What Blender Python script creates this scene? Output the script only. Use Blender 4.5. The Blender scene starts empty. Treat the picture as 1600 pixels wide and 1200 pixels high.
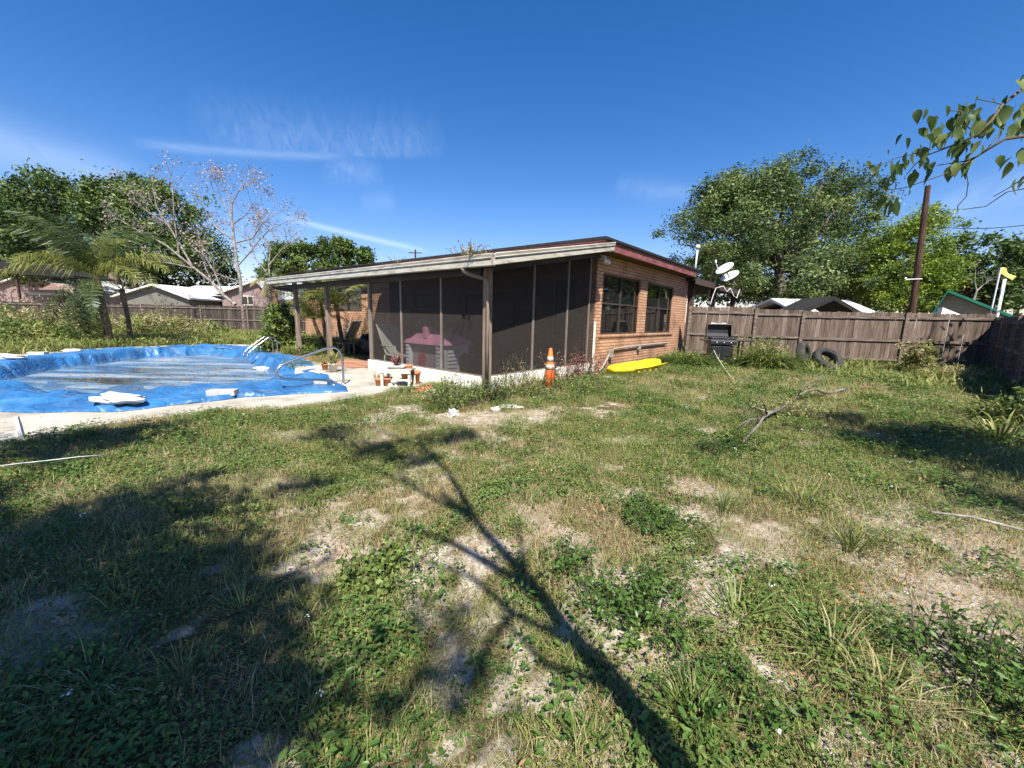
import bpy, math, random
import numpy as np
from mathutils import Vector, Matrix, geometry
C = bpy.context.scene.collection
R = math.radians
rng = np.random.default_rng(7)
random.seed(7)

# ------------------------------------------------------------------ camera
EYE = 1.42
cam_d = bpy.data.cameras.new('camera'); cam = bpy.data.objects.new('camera', cam_d); C.objects.link(cam)
FPX = 620.0
cam_d.sensor_width = 36.0; cam_d.lens = FPX / 1600 * 36.0
cam_d.clip_start = 0.05; cam_d.clip_end = 3000
CM = Matrix.Translation((0, 0, EYE)) @ Matrix.Rotation(R(90 - 9.35), 4, 'X') @ Matrix.Rotation(R(1.3), 4, 'Z')
cam.matrix_world = CM
bpy.context.scene.camera = cam
CR = CM.to_3x3()
def ray(px, py):
    return (CR @ Vector((px - 800, 600 - py, -FPX))).normalized()
def at(px, py, z=0.0):                       # point on the horizontal plane z seen at a photo pixel
    r = ray(px, py); t = (z - EYE) / r.z
    return Vector((r.x * t, r.y * t, z))
def atd(px, py, d):                          # point at forward distance d
    r = ray(px, py); t = d / r.y
    return Vector((r.x * t, d, EYE + r.z * t))
def HW(v, u, z=0.0):                         # house axes -> world
    return Vector((-.760 * u + .649 * v, .649 * u + .760 * v, z))
YAW = math.atan2(.760, .649)

# ------------------------------------------------------------------ light
SUN_EL, SUN_PHI = 52.5, 6.0
sv = Vector((math.cos(R(SUN_EL)) * math.sin(R(SUN_PHI)), -math.cos(R(SUN_EL)) * math.cos(R(SUN_PHI)), math.sin(R(SUN_EL))))
sl = bpy.data.lights.new('sun', 'SUN'); sl.energy = 5.0; sl.angle = R(0.53); sl.color = (1.0, .955, .88)
so = bpy.data.objects.new('sun', sl); C.objects.link(so); so.rotation_euler = sv.to_track_quat('Z', 'Y').to_euler()
vs = bpy.context.scene.view_settings
vs.view_transform = 'Standard'; vs.look = 'None'; vs.gamma = 1; vs.exposure = 0.95
cyc = bpy.context.scene.cycles
cyc.use_denoising = True; cyc.denoiser = 'OPENIMAGEDENOISE'; cyc.denoising_input_passes = 'RGB_ALBEDO_NORMAL'
cyc.max_bounces = 4; cyc.diffuse_bounces = 1; cyc.glossy_bounces = 3; cyc.transmission_bounces = 3; cyc.transparent_max_bounces = 12
cyc.use_adaptive_sampling = True; cyc.adaptive_threshold = .015; cyc.caustics_reflective = False; cyc.caustics_refractive = False; cyc.sample_clamp_indirect = .8
W = bpy.data.worlds.new('World'); bpy.context.scene.world = W; W.use_nodes = True
nt = W.node_tree; N = nt.nodes; L = nt.links; N.clear()
def wn(t, **k):
    n = N.new(t)
    for a, b in k.items(): setattr(n, a, b)
    return n
def wmath(op, a, b=None, clamp=False):
    n = N.new('ShaderNodeMath'); n.operation = op; n.use_clamp = clamp
    for i, x in enumerate((a, b)):
        if x is None: continue
        if isinstance(x, (int, float)): n.inputs[i].default_value = x
        else: L.new(x, n.inputs[i])
    return n.outputs[0]
sky = wn('ShaderNodeTexSky', sky_type='NISHITA', sun_disc=False)
sky.sun_elevation = R(SUN_EL); sky.sun_rotation = R(180 - SUN_PHI)
sky.air_density = 1.0; sky.dust_density = 0.3; sky.ozone_density = 2.5; sky.altitude = 0
hs = wn('ShaderNodeHueSaturation'); hs.inputs['Saturation'].default_value = 1.38; hs.inputs['Value'].default_value = 1.0
L.new(sky.outputs[0], hs.inputs['Color'])
tc = wn('ShaderNodeTexCoord'); sx = wn('ShaderNodeSeparateXYZ'); L.new(tc.outputs['Generated'], sx.inputs[0])
az = wmath('ARCTAN2', sx.outputs[0], sx.outputs[1]); el = wmath('ARCSINE', sx.outputs[2])
def azel(px, py):
    r = ray(px, py); return math.atan2(r.x, r.y), math.asin(r.z)
def wisp(p0, p1, thick, strength, up=0.0, nscale=(6, 60), soft=.55, seed=0.0):
    """a cloud band between two photo directions: thick is its half height in radians; up moves its body above the line"""
    a0, e0 = azel(*p0); a1, e1 = azel(*p1)
    ln = math.hypot(a1 - a0, e1 - e0); ca, sa = (a1 - a0) / ln, (e1 - e0) / ln
    da = wmath('SUBTRACT', az, (a0 + a1) / 2); de = wmath('SUBTRACT', el, (e0 + e1) / 2)
    s = wmath('ADD', wmath('MULTIPLY', da, ca), wmath('MULTIPLY', de, sa))
    t = wmath('SUBTRACT', wmath('MULTIPLY', de, ca), wmath('MULTIPLY', da, sa))
    s_ = wmath('DIVIDE', s, ln / 2); t_ = wmath('DIVIDE', wmath('SUBTRACT', t, up), thick)
    ms = wmath('SUBTRACT', 1.0, wmath('POWER', wmath('ABSOLUTE', s_), 4.0), True)
    mt = wmath('EXPONENT', wmath('MULTIPLY', wmath('MULTIPLY', t_, t_), -1.0))
    if up:                                    # sharp lower edge
        mt = wmath('MULTIPLY', mt, wmath('MULTIPLY', wmath('ADD', t, .006), 90.0, True))
    cv = wn('ShaderNodeCombineXYZ'); L.new(wmath('MULTIPLY', s, nscale[1]), cv.inputs[0]); L.new(wmath('MULTIPLY', t, nscale[0]), cv.inputs[1]); cv.inputs[2].default_value = seed
    nz = wn('ShaderNodeTexNoise'); nz.inputs['Scale'].default_value = 1.0; nz.inputs['Detail'].default_value = 6; nz.inputs['Distortion'].default_value = 1.6; L.new(cv.outputs[0], nz.inputs['Vector'])
    m = wmath('MULTIPLY', wmath('MULTIPLY', ms, mt), wmath('ADD', wmath('MULTIPLY', wmath('SUBTRACT', nz.outputs[0], .5), 2 * (1 - soft) * 1.6), soft, True))
    return wmath('MULTIPLY', m, strength)
cl = [wisp((300, 228), (700, 243),   .05, .09, up=.02, nscale=(16, 34), soft=.45),
      wisp((200, 222), (560, 244), .008, .12, soft=.7, nscale=(40, 10), seed=3),
      wisp((500, 258), (600, 272), .022, .10, soft=.5, nscale=(12, 30), seed=8),
      wisp((-160, 170), (235, 300), .036, .15, soft=.75, nscale=(16, 8), seed=5),
      wisp((430, 336), (672, 393), .006, .20, soft=.85, nscale=(40, 14), seed=7),
      wisp((560, 318), (620, 312), .02, .06, soft=.6, nscale=(12, 12), seed=9),
      wisp((960, 290), (1120, 306), .02, .08, soft=.5, nscale=(12, 12), seed=11),
      wisp((1440, 340), (1660, 270), .025, .14, soft=.55, nscale=(30, 9), seed=12)]
m = cl[0]
for c in cl[1:]: m = wmath('MAXIMUM', m, c)
mx = wn('ShaderNodeMix', data_type='RGBA'); L.new(m, mx.inputs[0]); cm_ = wn('ShaderNodeMix', data_type='RGBA', blend_type='MULTIPLY'); cm_.inputs[0].default_value = 1; cm_.inputs[7].default_value = (1.22, .98, 1.09, 1); L.new(hs.outputs[0], cm_.inputs[6]); L.new(cm_.outputs[2], mx.inputs[6]); mx.inputs[7].default_value = (11, 12, 13, 1)
bg = wn('ShaderNodeBackground'); bg.inputs[1].default_value = 0.0815; L.new(mx.outputs[2], bg.inputs[0])
wo = wn('ShaderNodeOutputWorld'); L.new(bg.outputs[0], wo.inputs[0])

# ------------------------------------------------------------------ noise for shapes
def vnoise(x, y, seed=0):
    x = np.asarray(x, float); y = np.asarray(y, float)
    xi = np.floor(x).astype(np.int64); yi = np.floor(y).astype(np.int64); xf = x - xi; yf = y - yi
    def h(a, b):
        n = (a * 374761393 + b * 668265263 + seed * 1274126177) & 0xffffffff
        n = ((n ^ (n >> 13)) * 1274126177) & 0xffffffff
        return ((n ^ (n >> 16)) & 0xffff) / 65535.0
    u = xf * xf * (3 - 2 * xf); w = yf * yf * (3 - 2 * yf)
    return (h(xi, yi) * (1 - u) + h(xi + 1, yi) * u) * (1 - w) + (h(xi, yi + 1) * (1 - u) + h(xi + 1, yi + 1) * u) * w
def fbm(x, y, seed=0, o=4):
    s = 0; a = .5; t = 0
    for i in range(o):
        s = s + a * vnoise(x * 2 ** i, y * 2 ** i, seed + i * 17); t += a; a *= .5
    return s / t
def sstep(a, b, x):
    t = np.clip((x - a) / (b - a), 0, 1); return t * t * (3 - 2 * t)
def inpoly(x, y, P):
    ins = np.zeros(np.shape(x), bool); j = len(P) - 1
    for i in range(len(P)):
        xi, yi = P[i]; xj, yj = P[j]
        c = ((yi > y) != (yj > y)) & (x < (xj - xi) * (y - yi) / (yj - yi + 1e-12) + xi); ins ^= c; j = i
    return ins
def dpoly(x, y, P):
    best = np.full(np.shape(x), 1e9); bx = np.array(x, float); by = np.array(y, float)
    for i in range(len(P)):
        ax, ay = P[i]; cx, cy = P[(i + 1) % len(P)]; dx, dy = cx - ax, cy - ay
        t = np.clip(((x - ax) * dx + (y - ay) * dy) / (dx * dx + dy * dy), 0, 1)
        qx = ax + t * dx; qy = ay + t * dy; d = np.hypot(x - qx, y - qy); k = d < best
        best = np.where(k, d, best); bx = np.where(k, qx, bx); by = np.where(k, qy, by)
    return best, bx, by

# ------------------------------------------------------------------ mesh helpers
class MB:
    def __init__(s): s.v = []; s.f = []; s.t = []
    def add(s, vs, fs, t=.5):
        b = len(s.v); s.v += [tuple(q) for q in vs]; s.f += [tuple(i + b for i in f) for f in fs]
        s.t += [t] * len(fs); return s
    def box(s, a, b, t=.5, M=None):
        x0, y0, z0 = a; x1, y1, z1 = b
        vs = [Vector((x, y, z)) for z in (z0, z1) for x, y in ((x0, y0), (x1, y0), (x1, y1), (x0, y1))]
        if M is not None: vs = [M @ q for q in vs]
        return s.add(vs, [(3, 2, 1, 0), (4, 5, 6, 7), (0, 1, 5, 4), (1, 2, 6, 5), (2, 3, 7, 6), (3, 0, 4, 7)], t)
    def tube(s, pts, rad, n=8, t=.5, cap=True, flat=1.0):
        pts = [Vector(p) for p in pts]
        if isinstance(rad, (int, float)): rad = [rad] * len(pts)
        vs = []; up = Vector((0, 0, 1)); pu = None
        for i, p in enumerate(pts):
            d = (pts[min(i + 1, len(pts) - 1)] - pts[max(i - 1, 0)])
            d = d.normalized() if d.length > 1e-9 else up
            if pu is None:
                pu = d.cross(Vector((0, 0, 1)) if abs(d.z) < .9 else Vector((1, 0, 0))).normalized()
            a = (pu - d * pu.dot(d)); a = a.normalized() if a.length > 1e-6 else d.orthogonal().normalized(); pu = a; b = d.cross(a)
            for k in range(n):
                th = 2 * math.pi * k / n; vs.append(p + (a * math.cos(th) + b * math.sin(th) * flat) * rad[i])
        fs = []
        for i in range(len(pts) - 1):
            for k in range(n):
                fs.append((i * n + k, i * n + (k + 1) % n, (i + 1) * n + (k + 1) % n, (i + 1) * n + k))
        if cap:
            fs.append(tuple(range(n - 1, -1, -1))); fs.append(tuple(range((len(pts) - 1) * n, len(pts) * n)))
        return s.add(vs, fs, t)
    def lathe(s, prof, c=(0, 0, 0), n=20, t=.5, M=None):
        vs = []; fs = []
        for r, z in prof:
            for k in range(n):
                th = 2 * math.pi * k / n; q = Vector((r * math.cos(th), r * math.sin(th), z))
                if M is not None: q = M @ q
                vs.append(q + Vector(c))
        for i in range(len(prof) - 1):
            for k in range(n): fs.append((i * n + k, i * n + (k + 1) % n, (i + 1) * n + (k + 1) % n, (i + 1) * n + k))
        fs.append(tuple(range(n - 1, -1, -1))); fs.append(tuple(range((len(prof) - 1) * n, len(prof) * n)))
        return s.add(vs, fs, t)
    def prism(s, poly, off, t=.5):            # poly: 3d points, off: extrusion vector
        n = len(poly); off = Vector(off); P = [Vector(p) for p in poly]
        return s.add(P + [p + off for p in P], [tuple(range(n - 1, -1, -1)), tuple(range(n, 2 * n))] + [(i, (i + 1) % n, n + (i + 1) % n, n + i) for i in range(n)], t)
    def blob(s, c, r, seed=0, n=(14, 10), amp=.12, t=.5, M=None, freq=2.0):
        rx, ry, rz = r; vs = []; fs = []; a, b = n
        for j in range(b + 1):
            ph = math.pi * j / b
            for i in range(a):
                th = 2 * math.pi * i / a
                q = Vector((math.sin(ph) * math.cos(th), math.sin(ph) * math.sin(th), math.cos(ph)))
                k = 1 + amp * 2 * (float(vnoise(q.x * freq + seed * 3.1 + 9, q.y * freq + q.z * freq * 1.3 + seed)) - .5)
                q = Vector((q.x * rx * k, q.y * ry * k, q.z * rz * k))
                if M is not None: q = M @ q
                vs.append(q + Vector(c))
        for j in range(b):
            for i in range(a): fs.append((j * a + i, (j + 1) * a + i, (j + 1) * a + (i + 1) % a, j * a + (i + 1) % a))
        return s.add(vs, fs, t)
    def mesh(s, name, m, smooth=False, inv=None):
        me = bpy.data.meshes.new(name); vs = s.v if inv is None else [tuple(inv @ Vector(q)) for q in s.v]
        me.from_pydata(vs, [], s.f); me.update()
        at_ = me.attributes.new('tint', 'FLOAT', 'FACE'); at_.data.foreach_set('value', np.array(s.t, np.float32))
        if m: me.materials.append(m)
        if smooth: me.polygons.foreach_set('use_smooth', [True] * len(me.polygons))
        return me
def np_mesh(name, V, F, m, tint=None, smooth=False):
    """V (n,3) float, F (m,k) int: one mesh quickly"""
    V = np.asarray(V, np.float32); F = np.asarray(F, np.int32); me = bpy.data.meshes.new(name)
    me.vertices.add(len(V)); me.vertices.foreach_set('co', V.ravel())
    k = F.shape[1]; me.loops.add(F.size); me.loops.foreach_set('vertex_index', F.ravel())
    me.polygons.add(len(F)); me.polygons.foreach_set('loop_start', np.arange(0, F.size, k, dtype=np.int32))
    me.polygons.foreach_set('loop_total', np.full(len(F), k, np.int32))
    if smooth: me.polygons.foreach_set('use_smooth', np.ones(len(F), bool))
    me.update(calc_edges=True)
    if tint is not None:
        a = me.attributes.new('tint', 'FLOAT', 'FACE'); a.data.foreach_set('value', np.asarray(tint, np.float32))
    if m: me.materials.append(m)
    return me
def link(name, me, parent=None, loc=None):
    o = bpy.data.objects.new(name, me); C.objects.link(o)
    if parent is not None: o.parent = parent
    if loc is not None: o.location = loc
    return o
def tag(o, label=None, cat=None, group=None, kind=None):
    if label: o['label'] = label
    if cat: o['category'] = cat
    if group: o['group'] = group
    if kind: o['kind'] = kind
    return o
def thing(name, label, cat, loc=(0, 0, 0), rotz=0, group=None):
    o = bpy.data.objects.new(name, None); C.objects.link(o); o.location = loc; o.rotation_euler = (0, 0, rotz)
    return tag(o, label, cat, group)
def part(name, mb, m, parent, smooth=False, bevel=0, label=None):
    o = link(name, mb.mesh(name, m, smooth), parent)
    if bevel:
        b = o.modifiers.new('bevel', 'BEVEL'); b.width = bevel; b.segments = 2; b.limit_method = 'ANGLE'
    if label: o['label'] = label
    return o
def copy_tree(o, parent=None):
    c = o.copy(); C.objects.link(c); c.parent = parent
    for ch in list(o.children): copy_tree(ch, c)
    return c

# ------------------------------------------------------------------ materials
def ramp_cols(nt, fac, cols, pos=None):
    r = nt.nodes.new('ShaderNodeValToRGB'); e = r.color_ramp.elements
    pos = pos or [i / (len(cols) - 1) for i in range(len(cols))]
    while len(e) < len(cols): e.new(.5)
    for i, (c, p) in enumerate(zip(cols, pos)): e[i].position = p; e[i].color = (*c, 1)
    nt.links.new(fac, r.inputs[0]); return r.outputs[0]
def mat(name, cols, rough=.8, scale=3.0, stretch=(1, 1, 1), bump=.2, bscale=40, metal=0, tint=0.0, detail=6, spec=.3, pos=None, coat=0):
    """weathered surface: colours mixed by two noises, bump, optional per-face tint"""
    m = bpy.data.materials.new(name); m.use_nodes = True; nt = m.node_tree; N = nt.nodes; L = nt.links
    b = N['Principled BSDF']; tc = N.new('ShaderNodeTexCoord'); mp = N.new('ShaderNodeMapping'); mp.inputs['Scale'].default_value = stretch
    L.new(tc.outputs['Object'], mp.inputs[0])
    n1 = N.new('ShaderNodeTexNoise'); n1.inputs['Scale'].default_value = scale; n1.inputs['Detail'].default_value = detail; n1.inputs['Roughness'].default_value = .62
    L.new(mp.outputs[0], n1.inputs['Vector'])
    mr = N.new('ShaderNodeMapRange'); mr.inputs[1].default_value = .28; mr.inputs[2].default_value = .72; L.new(n1.outputs[0], mr.inputs[0]); fac = mr.outputs[0]
    if tint:
        a = N.new('ShaderNodeAttribute'); a.attribute_name = 'tint'
        mm = N.new('ShaderNodeMath'); mm.operation = 'MULTIPLY_ADD'; L.new(a.outputs['Fac'], mm.inputs[0]); mm.inputs[1].default_value = tint
        m2 = N.new('ShaderNodeMath'); m2.operation = 'MULTIPLY'; L.new(fac, m2.inputs[0]); m2.inputs[1].default_value = 1 - tint; L.new(m2.outputs[0], mm.inputs[2]); fac = mm.outputs[0]
    L.new(ramp_cols(nt, fac, cols, pos), b.inputs['Base Color'])
    b.inputs['Roughness'].default_value = rough; b.inputs['Metallic'].default_value = metal; b.inputs['Specular IOR Level'].default_value = spec
    if coat: b.inputs['Coat Weight'].default_value = coat
    if bump:
        n2 = N.new('ShaderNodeTexNoise'); n2.inputs['Scale'].default_value = bscale; n2.inputs['Detail'].default_value = 4; L.new(mp.outputs[0], n2.inputs['Vector'])
        bp = N.new('ShaderNodeBump'); bp.inputs['Strength'].default_value = bump; bp.inputs['Distance'].default_value = .02; L.new(n2.outputs[0], bp.inputs['Height']); L.new(bp.outputs[0], b.inputs['Normal'])
    return m
def leafmat(name, cols, rough=.55, trans=.3, inst=.35, pos=None):
    m = bpy.data.materials.new(name); m.use_nodes = True; nt = m.node_tree; N = nt.nodes; L = nt.links
    b = N['Principled BSDF']; a = N.new('ShaderNodeAttribute'); a.attribute_name = 'tint'; oi = N.new('ShaderNodeObjectInfo')
    mm = N.new('ShaderNodeMath'); mm.operation = 'MULTIPLY_ADD'; L.new(oi.outputs['Random'], mm.inputs[0]); mm.inputs[1].default_value = inst
    m2 = N.new('ShaderNodeMath'); m2.operation = 'MULTIPLY'; L.new(a.outputs['Fac'], m2.inputs[0]); m2.inputs[1].default_value = 1 - inst; L.new(m2.outputs[0], mm.inputs[2])
    col = ramp_cols(nt, mm.outputs[0], cols, pos); L.new(col, b.inputs['Base Color']); b.inputs['Roughness'].default_value = rough; b.inputs['Specular IOR Level'].default_value = .3
    tr = N.new('ShaderNodeBsdfTranslucent'); L.new(col, tr.inputs[0]); mx = N.new('ShaderNodeMixShader'); mx.inputs[0].default_value = trans
    L.new(b.outputs[0], mx.inputs[1]); L.new(tr.outputs[0], mx.inputs[2]); L.new(mx.outputs[0], N['Material Output'].inputs[0])
    return m
M = {}
M['white_paint'] = mat('white_paint', [(.5, .47, .4), (.74, .71, .63), (.8, .78, .7)], .5, 3, bump=.1)
M['gutter'] = mat('gutter', [(.24, .215, .16), (.46, .43, .345), (.58, .55, .47)], .5, 2.2, (1, 1, 5), bump=.08)
M['roof_metal'] = mat('roof_metal', [(.62, .62, .6), (.8, .8, .8)], .3, 2, bump=.05, metal=.0)
M['shingle'] = mat('shingle', [(.012, .011, .01), (.03, .028, .026)], .95, 8, bump=.4)
M['red_trim'] = mat('red_trim', [(.10, .03, .028), (.22, .07, .062), (.30, .13, .115)], .55, 2, (1, 1, 3), bump=.1)
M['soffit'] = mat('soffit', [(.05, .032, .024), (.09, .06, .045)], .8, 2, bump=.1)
M['stucco'] = mat('stucco', [(.55, .5, .4), (.76, .72, .62), (.82, .79, .7)], .85, 1.7, bump=.3, bscale=60)
M['post'] = mat('post', [(.10, .07, .05), (.22, .165, .12), (.33, .26, .19)], .8, 4, (3, 3, .4), bump=.3, bscale=30)
M['dark_frame'] = mat('dark_frame', [(.03, .025, .02), (.07, .055, .045)], .5, 3, bump=0)
M['alu'] = mat('alu', [(.16, .13, .1), (.26, .22, .18)], .45, 3, bump=0)
M['black_plastic'] = mat('black_plastic', [(.008, .008, .009), (.025, .025, .028)], .45, 3, bump=.05, spec=.4)
M['chrome'] = mat('chrome', [(.4, .4, .4), (.58, .58, .58)], .3, 3, bump=0, metal=1)
M['terracotta'] = mat('terracotta', [(.36, .11, .05), (.52, .19, .09), (.6, .3, .18)], .85, 6, bump=.2)
M['cream'] = mat('cream', [(.60, .55, .40), (.78, .74, .60)], .6, 4, bump=.1)
M['white_plastic'] = mat('white_plastic', [(.62, .62, .6), (.8, .8, .78)], .45, 4, bump=.03)
M['bag'] = mat('bag', [(.26, .25, .22), (.62, .60, .55), (.74, .72, .68)], .7, 5, bump=.5, bscale=14)
M['pink'] = mat('pink', [(.58, .23, .34), (.72, .34, .45)], .5, 3, bump=.03)
M['play_grey'] = mat('play_grey', [(.62, .62, .65), (.8, .8, .82)], .55, 3, bump=.05)
M['play_taupe'] = mat('play_taupe', [(.30, .23, .23), (.36, .28, .28)], .6, 3, bump=.05)
M['play_door'] = mat('play_door', [(.30, .05, .08), (.36, .08, .11)], .6, 3, bump=.05)
M['play_green'] = mat('play_green', [(.08, .1, .03), (.14, .16, .06)], .6, 3, bump=.05)
M['sling'] = mat('sling', [(.20, .22, .18), (.34, .35, .3)], .8, 20, bump=.2)
M['sling_pale'] = mat('sling_pale', [(.46, .5, .42), (.66, .7, .6)], .8, 20, bump=.2)
M['yellow'] = mat('yellow', [(.62, .42, .01), (.78, .58, .015), (.82, .66, .03)], .42, 3, bump=.06, pos=[0, .3, 1])
M['orange'] = mat('orange', [(.30, .12, .05), (.72, .15, .03), (.8, .2, .05)], .6, 9, bump=.25, bscale=25, pos=[0, .4, 1])
M['cone_white'] = mat('cone_white', [(.35, .24, .17), (.62, .52, .45)], .5, 9, bump=.1)
M['rubber'] = mat('rubber', [(.012, .012, .012), (.035, .034, .032), (.07, .065, .055)], .8, 5, bump=.3)
M['fence'] = mat('fence', [(.022, .015, .011), (.095, .068, .050), (.18, .135, .105), (.30, .24, .195)], .9, 2.4, (7, 7, .7), bump=.5, bscale=22, tint=.45)
M['fence_old'] = mat('fence_old', [(.012, .009, .008), (.045, .034, .028), (.095, .073, .06), (.19, .155, .13)], .9, 2.4, (7, 7, .7), bump=.5, bscale=22, tint=.5)
M['fence_rail'] = mat('fence_rail', [(.05, .036, .028), (.15, .115, .09), (.27, .22, .18)], .9, 3, (1, 1, 6), bump=.4, bscale=20)
M['pole'] = mat('pole', [(.02, .010, .007), (.065, .032, .02), (.12, .07, .048)], .8, 3, (4, 4, .5), bump=.3)
M['trunk'] = mat('trunk', [(.06, .05, .04), (.16, .13, .1), (.24, .2, .16)], .95, 3, (2, 2, 1), bump=.6, bscale=12)
M['pale_bark'] = mat('pale_bark', [(.09, .075, .06), (.24, .21, .18), (.42, .38, .34)], .85, 4, bump=.2)
M['dry_wood'] = mat('dry_wood', [(.05, .04, .032), (.14, .12, .10), (.30, .27, .235)], .9, 5, bump=.4)
M['palm_bark'] = mat('palm_bark', [(.09, .055, .03), (.22, .14, .08), (.34, .24, .15)], .9, 5, (1, 1, 3), bump=.5)
M['twig'] = mat('twig', [(.05, .045, .03), (.12, .1, .07)], .9, 5, bump=.2)
M['sage_roof'] = mat('sage_roof', [(.55, .56, .55), (.78, .78, .76)], .5, 1, bump=.05)
M['pink_siding'] = mat('pink_siding', [(.38, .2, .17), (.46, .26, .22)], .8, 1.5, bump=.1)
M['peach_wall'] = mat('peach_wall', [(.6, .33, .28), (.66, .38, .32)], .8, 1.5, bump=.1)
M['grey_siding'] = mat('grey_siding', [(.25, .24, .19), (.33, .31, .25)], .8, 1.5, bump=.1)
M['brown_wall'] = mat('brown_wall', [(.10, .075, .06), (.15, .11, .09)], .8, 1.5, bump=.1)
M['green_trim'] = mat('green_trim', [(.01, .12, .075), (.02, .18, .11)], .6, 1.5, bump=.1)
M['flag'] = mat('flag', [(.7, .5, .1), (.8, .62, .2)], .7, 4, bump=.1)
M['concrete_block'] = mat('concrete_block', [(.32, .31, .28), (.55, .53, .48)], .95, 14, bump=.6)
M['pipe_grey'] = mat('pipe_grey', [(.22, .19, .16), (.38, .34, .29)], .7, 6, bump=.2)
M['stone_white'] = mat('stone_white', [(.5, .48, .43), (.78, .76, .72)], .9, 8, bump=.3)
M['wire'] = mat('wire', [(.02, .02, .02), (.03, .03, .03)], .6, 3, bump=0)
M['dead_leaf'] = leafmat('dead_leaf', [(.14, .06, .025), (.34, .18, .08), (.5, .36, .2)], .8, .15, .5)
M['pink_leaf'] = leafmat('pink_leaf', [(.22, .15, .12), (.38, .30, .26), (.50, .43, .40)], .8, .25, .1)
M['grass'] = leafmat('grass', [(.06, .08, .018), (.175, .205, .05), (.32, .32, .10), (.50, .44, .22)], .6, .3, .35, [0, .35, .7, 1])
M['dry_grass'] = leafmat('dry_grass', [(.20, .18, .07), (.38, .32, .15), (.56, .48, .28)], .7, .25, .3)
M['clover'] = leafmat('clover', [(.045, .08, .016), (.14, .20, .042), (.31, .35, .10)], .5, .3, .4)
M['broad'] = leafmat('broad', [(.04, .085, .018), (.085, .16, .03), (.15, .24, .05)], .4, .3, .3)
M['petal'] = leafmat('petal', [(.7, .7, .66), (.85, .85, .8)], .6, .2, .3)
M['oak'] = leafmat('oak', [(.03, .055, .015), (.085, .13, .03), (.17, .22, .06)], .5, .22, 0)
M['oak_dark'] = leafmat('oak_dark', [(.02, .04, .011), (.08, .135, .028), (.19, .26, .065)], .5, .2, 0)
M['olive'] = leafmat('olive', [(.035, .062, .018), (.10, .155, .042), (.23, .28, .09)], .5, .22, 0)
M['lime'] = leafmat('lime', [(.07, .12, .012), (.17, .25, .025), (.30, .38, .05)], .5, .35, 0)
M['palm'] = leafmat('palm', [(.02, .04, .014), (.05, .08, .022), (.15, .18, .05)], .4, .2, 0)
M['palm_gold'] = leafmat('palm_gold', [(.06, .08, .018), (.18, .20, .04), (.38, .37, .11)], .4, .3, 0)
M['red_leaf'] = leafmat('red_leaf', [(.10, .03, .03), (.2, .06, .05), (.26, .14, .1)], .6, .2, 0)
M['fg_leaf'] = leafmat('fg_leaf', [(.03, .06, .014), (.08, .13, .03), (.18, .22, .06)], .5, .42, 0)

def brick_mat(name, cols, mortar, bw=.30, bh=.088, ms=.012):
    m = bpy.data.materials.new(name); m.use_nodes = True; nt = m.node_tree; N = nt.nodes; L = nt.links; b = N['Principled BSDF']
    tc = N.new('ShaderNodeTexCoord'); s = N.new('ShaderNodeSeparateXYZ'); L.new(tc.outputs['Object'], s.inputs[0])
    a = N.new('ShaderNodeMath'); L.new(s.outputs[0], a.inputs[0]); L.new(s.outputs[1], a.inputs[1])
    c = N.new('ShaderNodeCombineXYZ'); L.new(a.outputs[0], c.inputs[0]); L.new(s.outputs[2], c.inputs[1])
    br = N.new('ShaderNodeTexBrick'); L.new(c.outputs[0], br.inputs['Vector']); br.inputs['Scale'].default_value = 1.0
    br.inputs['Brick Width'].default_value = bw; br.inputs['Row Height'].default_value = bh; br.inputs['Mortar Size'].default_value = ms; br.inputs['Mortar Smooth'].default_value = .2
    br.inputs['Color1'].default_value = (*cols[0], 1); br.inputs['Color2'].default_value = (*cols[1], 1); br.inputs['Mortar'].default_value = (*mortar, 1); br.inputs['Bias'].default_value = -.1
    n = N.new('ShaderNodeTexNoise'); n.inputs['Scale'].default_value = 1.3; n.inputs['Detail'].default_value = 6; L.new(tc.outputs['Object'], n.inputs['Vector'])
    r = ramp_cols(nt, n.outputs[0], [(.6, .55, .5), (1, 1, 1), (1.15, 1.12, 1.08)], [.3, .5, .75])
    mx = N.new('ShaderNodeMix'); mx.data_type = 'RGBA'; mx.blend_type = 'MULTIPLY'; mx.inputs[0].default_value = 1; L.new(br.outputs[0], mx.inputs[6]); L.new(r, mx.inputs[7]); L.new(mx.outputs[2], b.inputs['Base Color'])
    bp = N.new('ShaderNodeBump'); bp.inputs['Strength'].default_value = .8; bp.inputs['Distance'].default_value = .02; bp.invert = True; L.new(br.outputs['Fac'], bp.inputs['Height']); L.new(bp.outputs[0], b.inputs['Normal']); b.inputs['Roughness'].default_value = .9
    return m
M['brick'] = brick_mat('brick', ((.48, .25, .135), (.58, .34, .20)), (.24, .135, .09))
M['brick_porch_shade'] = brick_mat('brick_porch_shade', ((.05, .028, .02), (.075, .042, .03)), (.025, .018, .015))  # same house brick, darkened so the porch shade is in its colour
M['paver'] = brick_mat('paver', ((.34, .15, .09), (.42, .22, .14)), (.2, .13, .1), .2, .1, .01)
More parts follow.
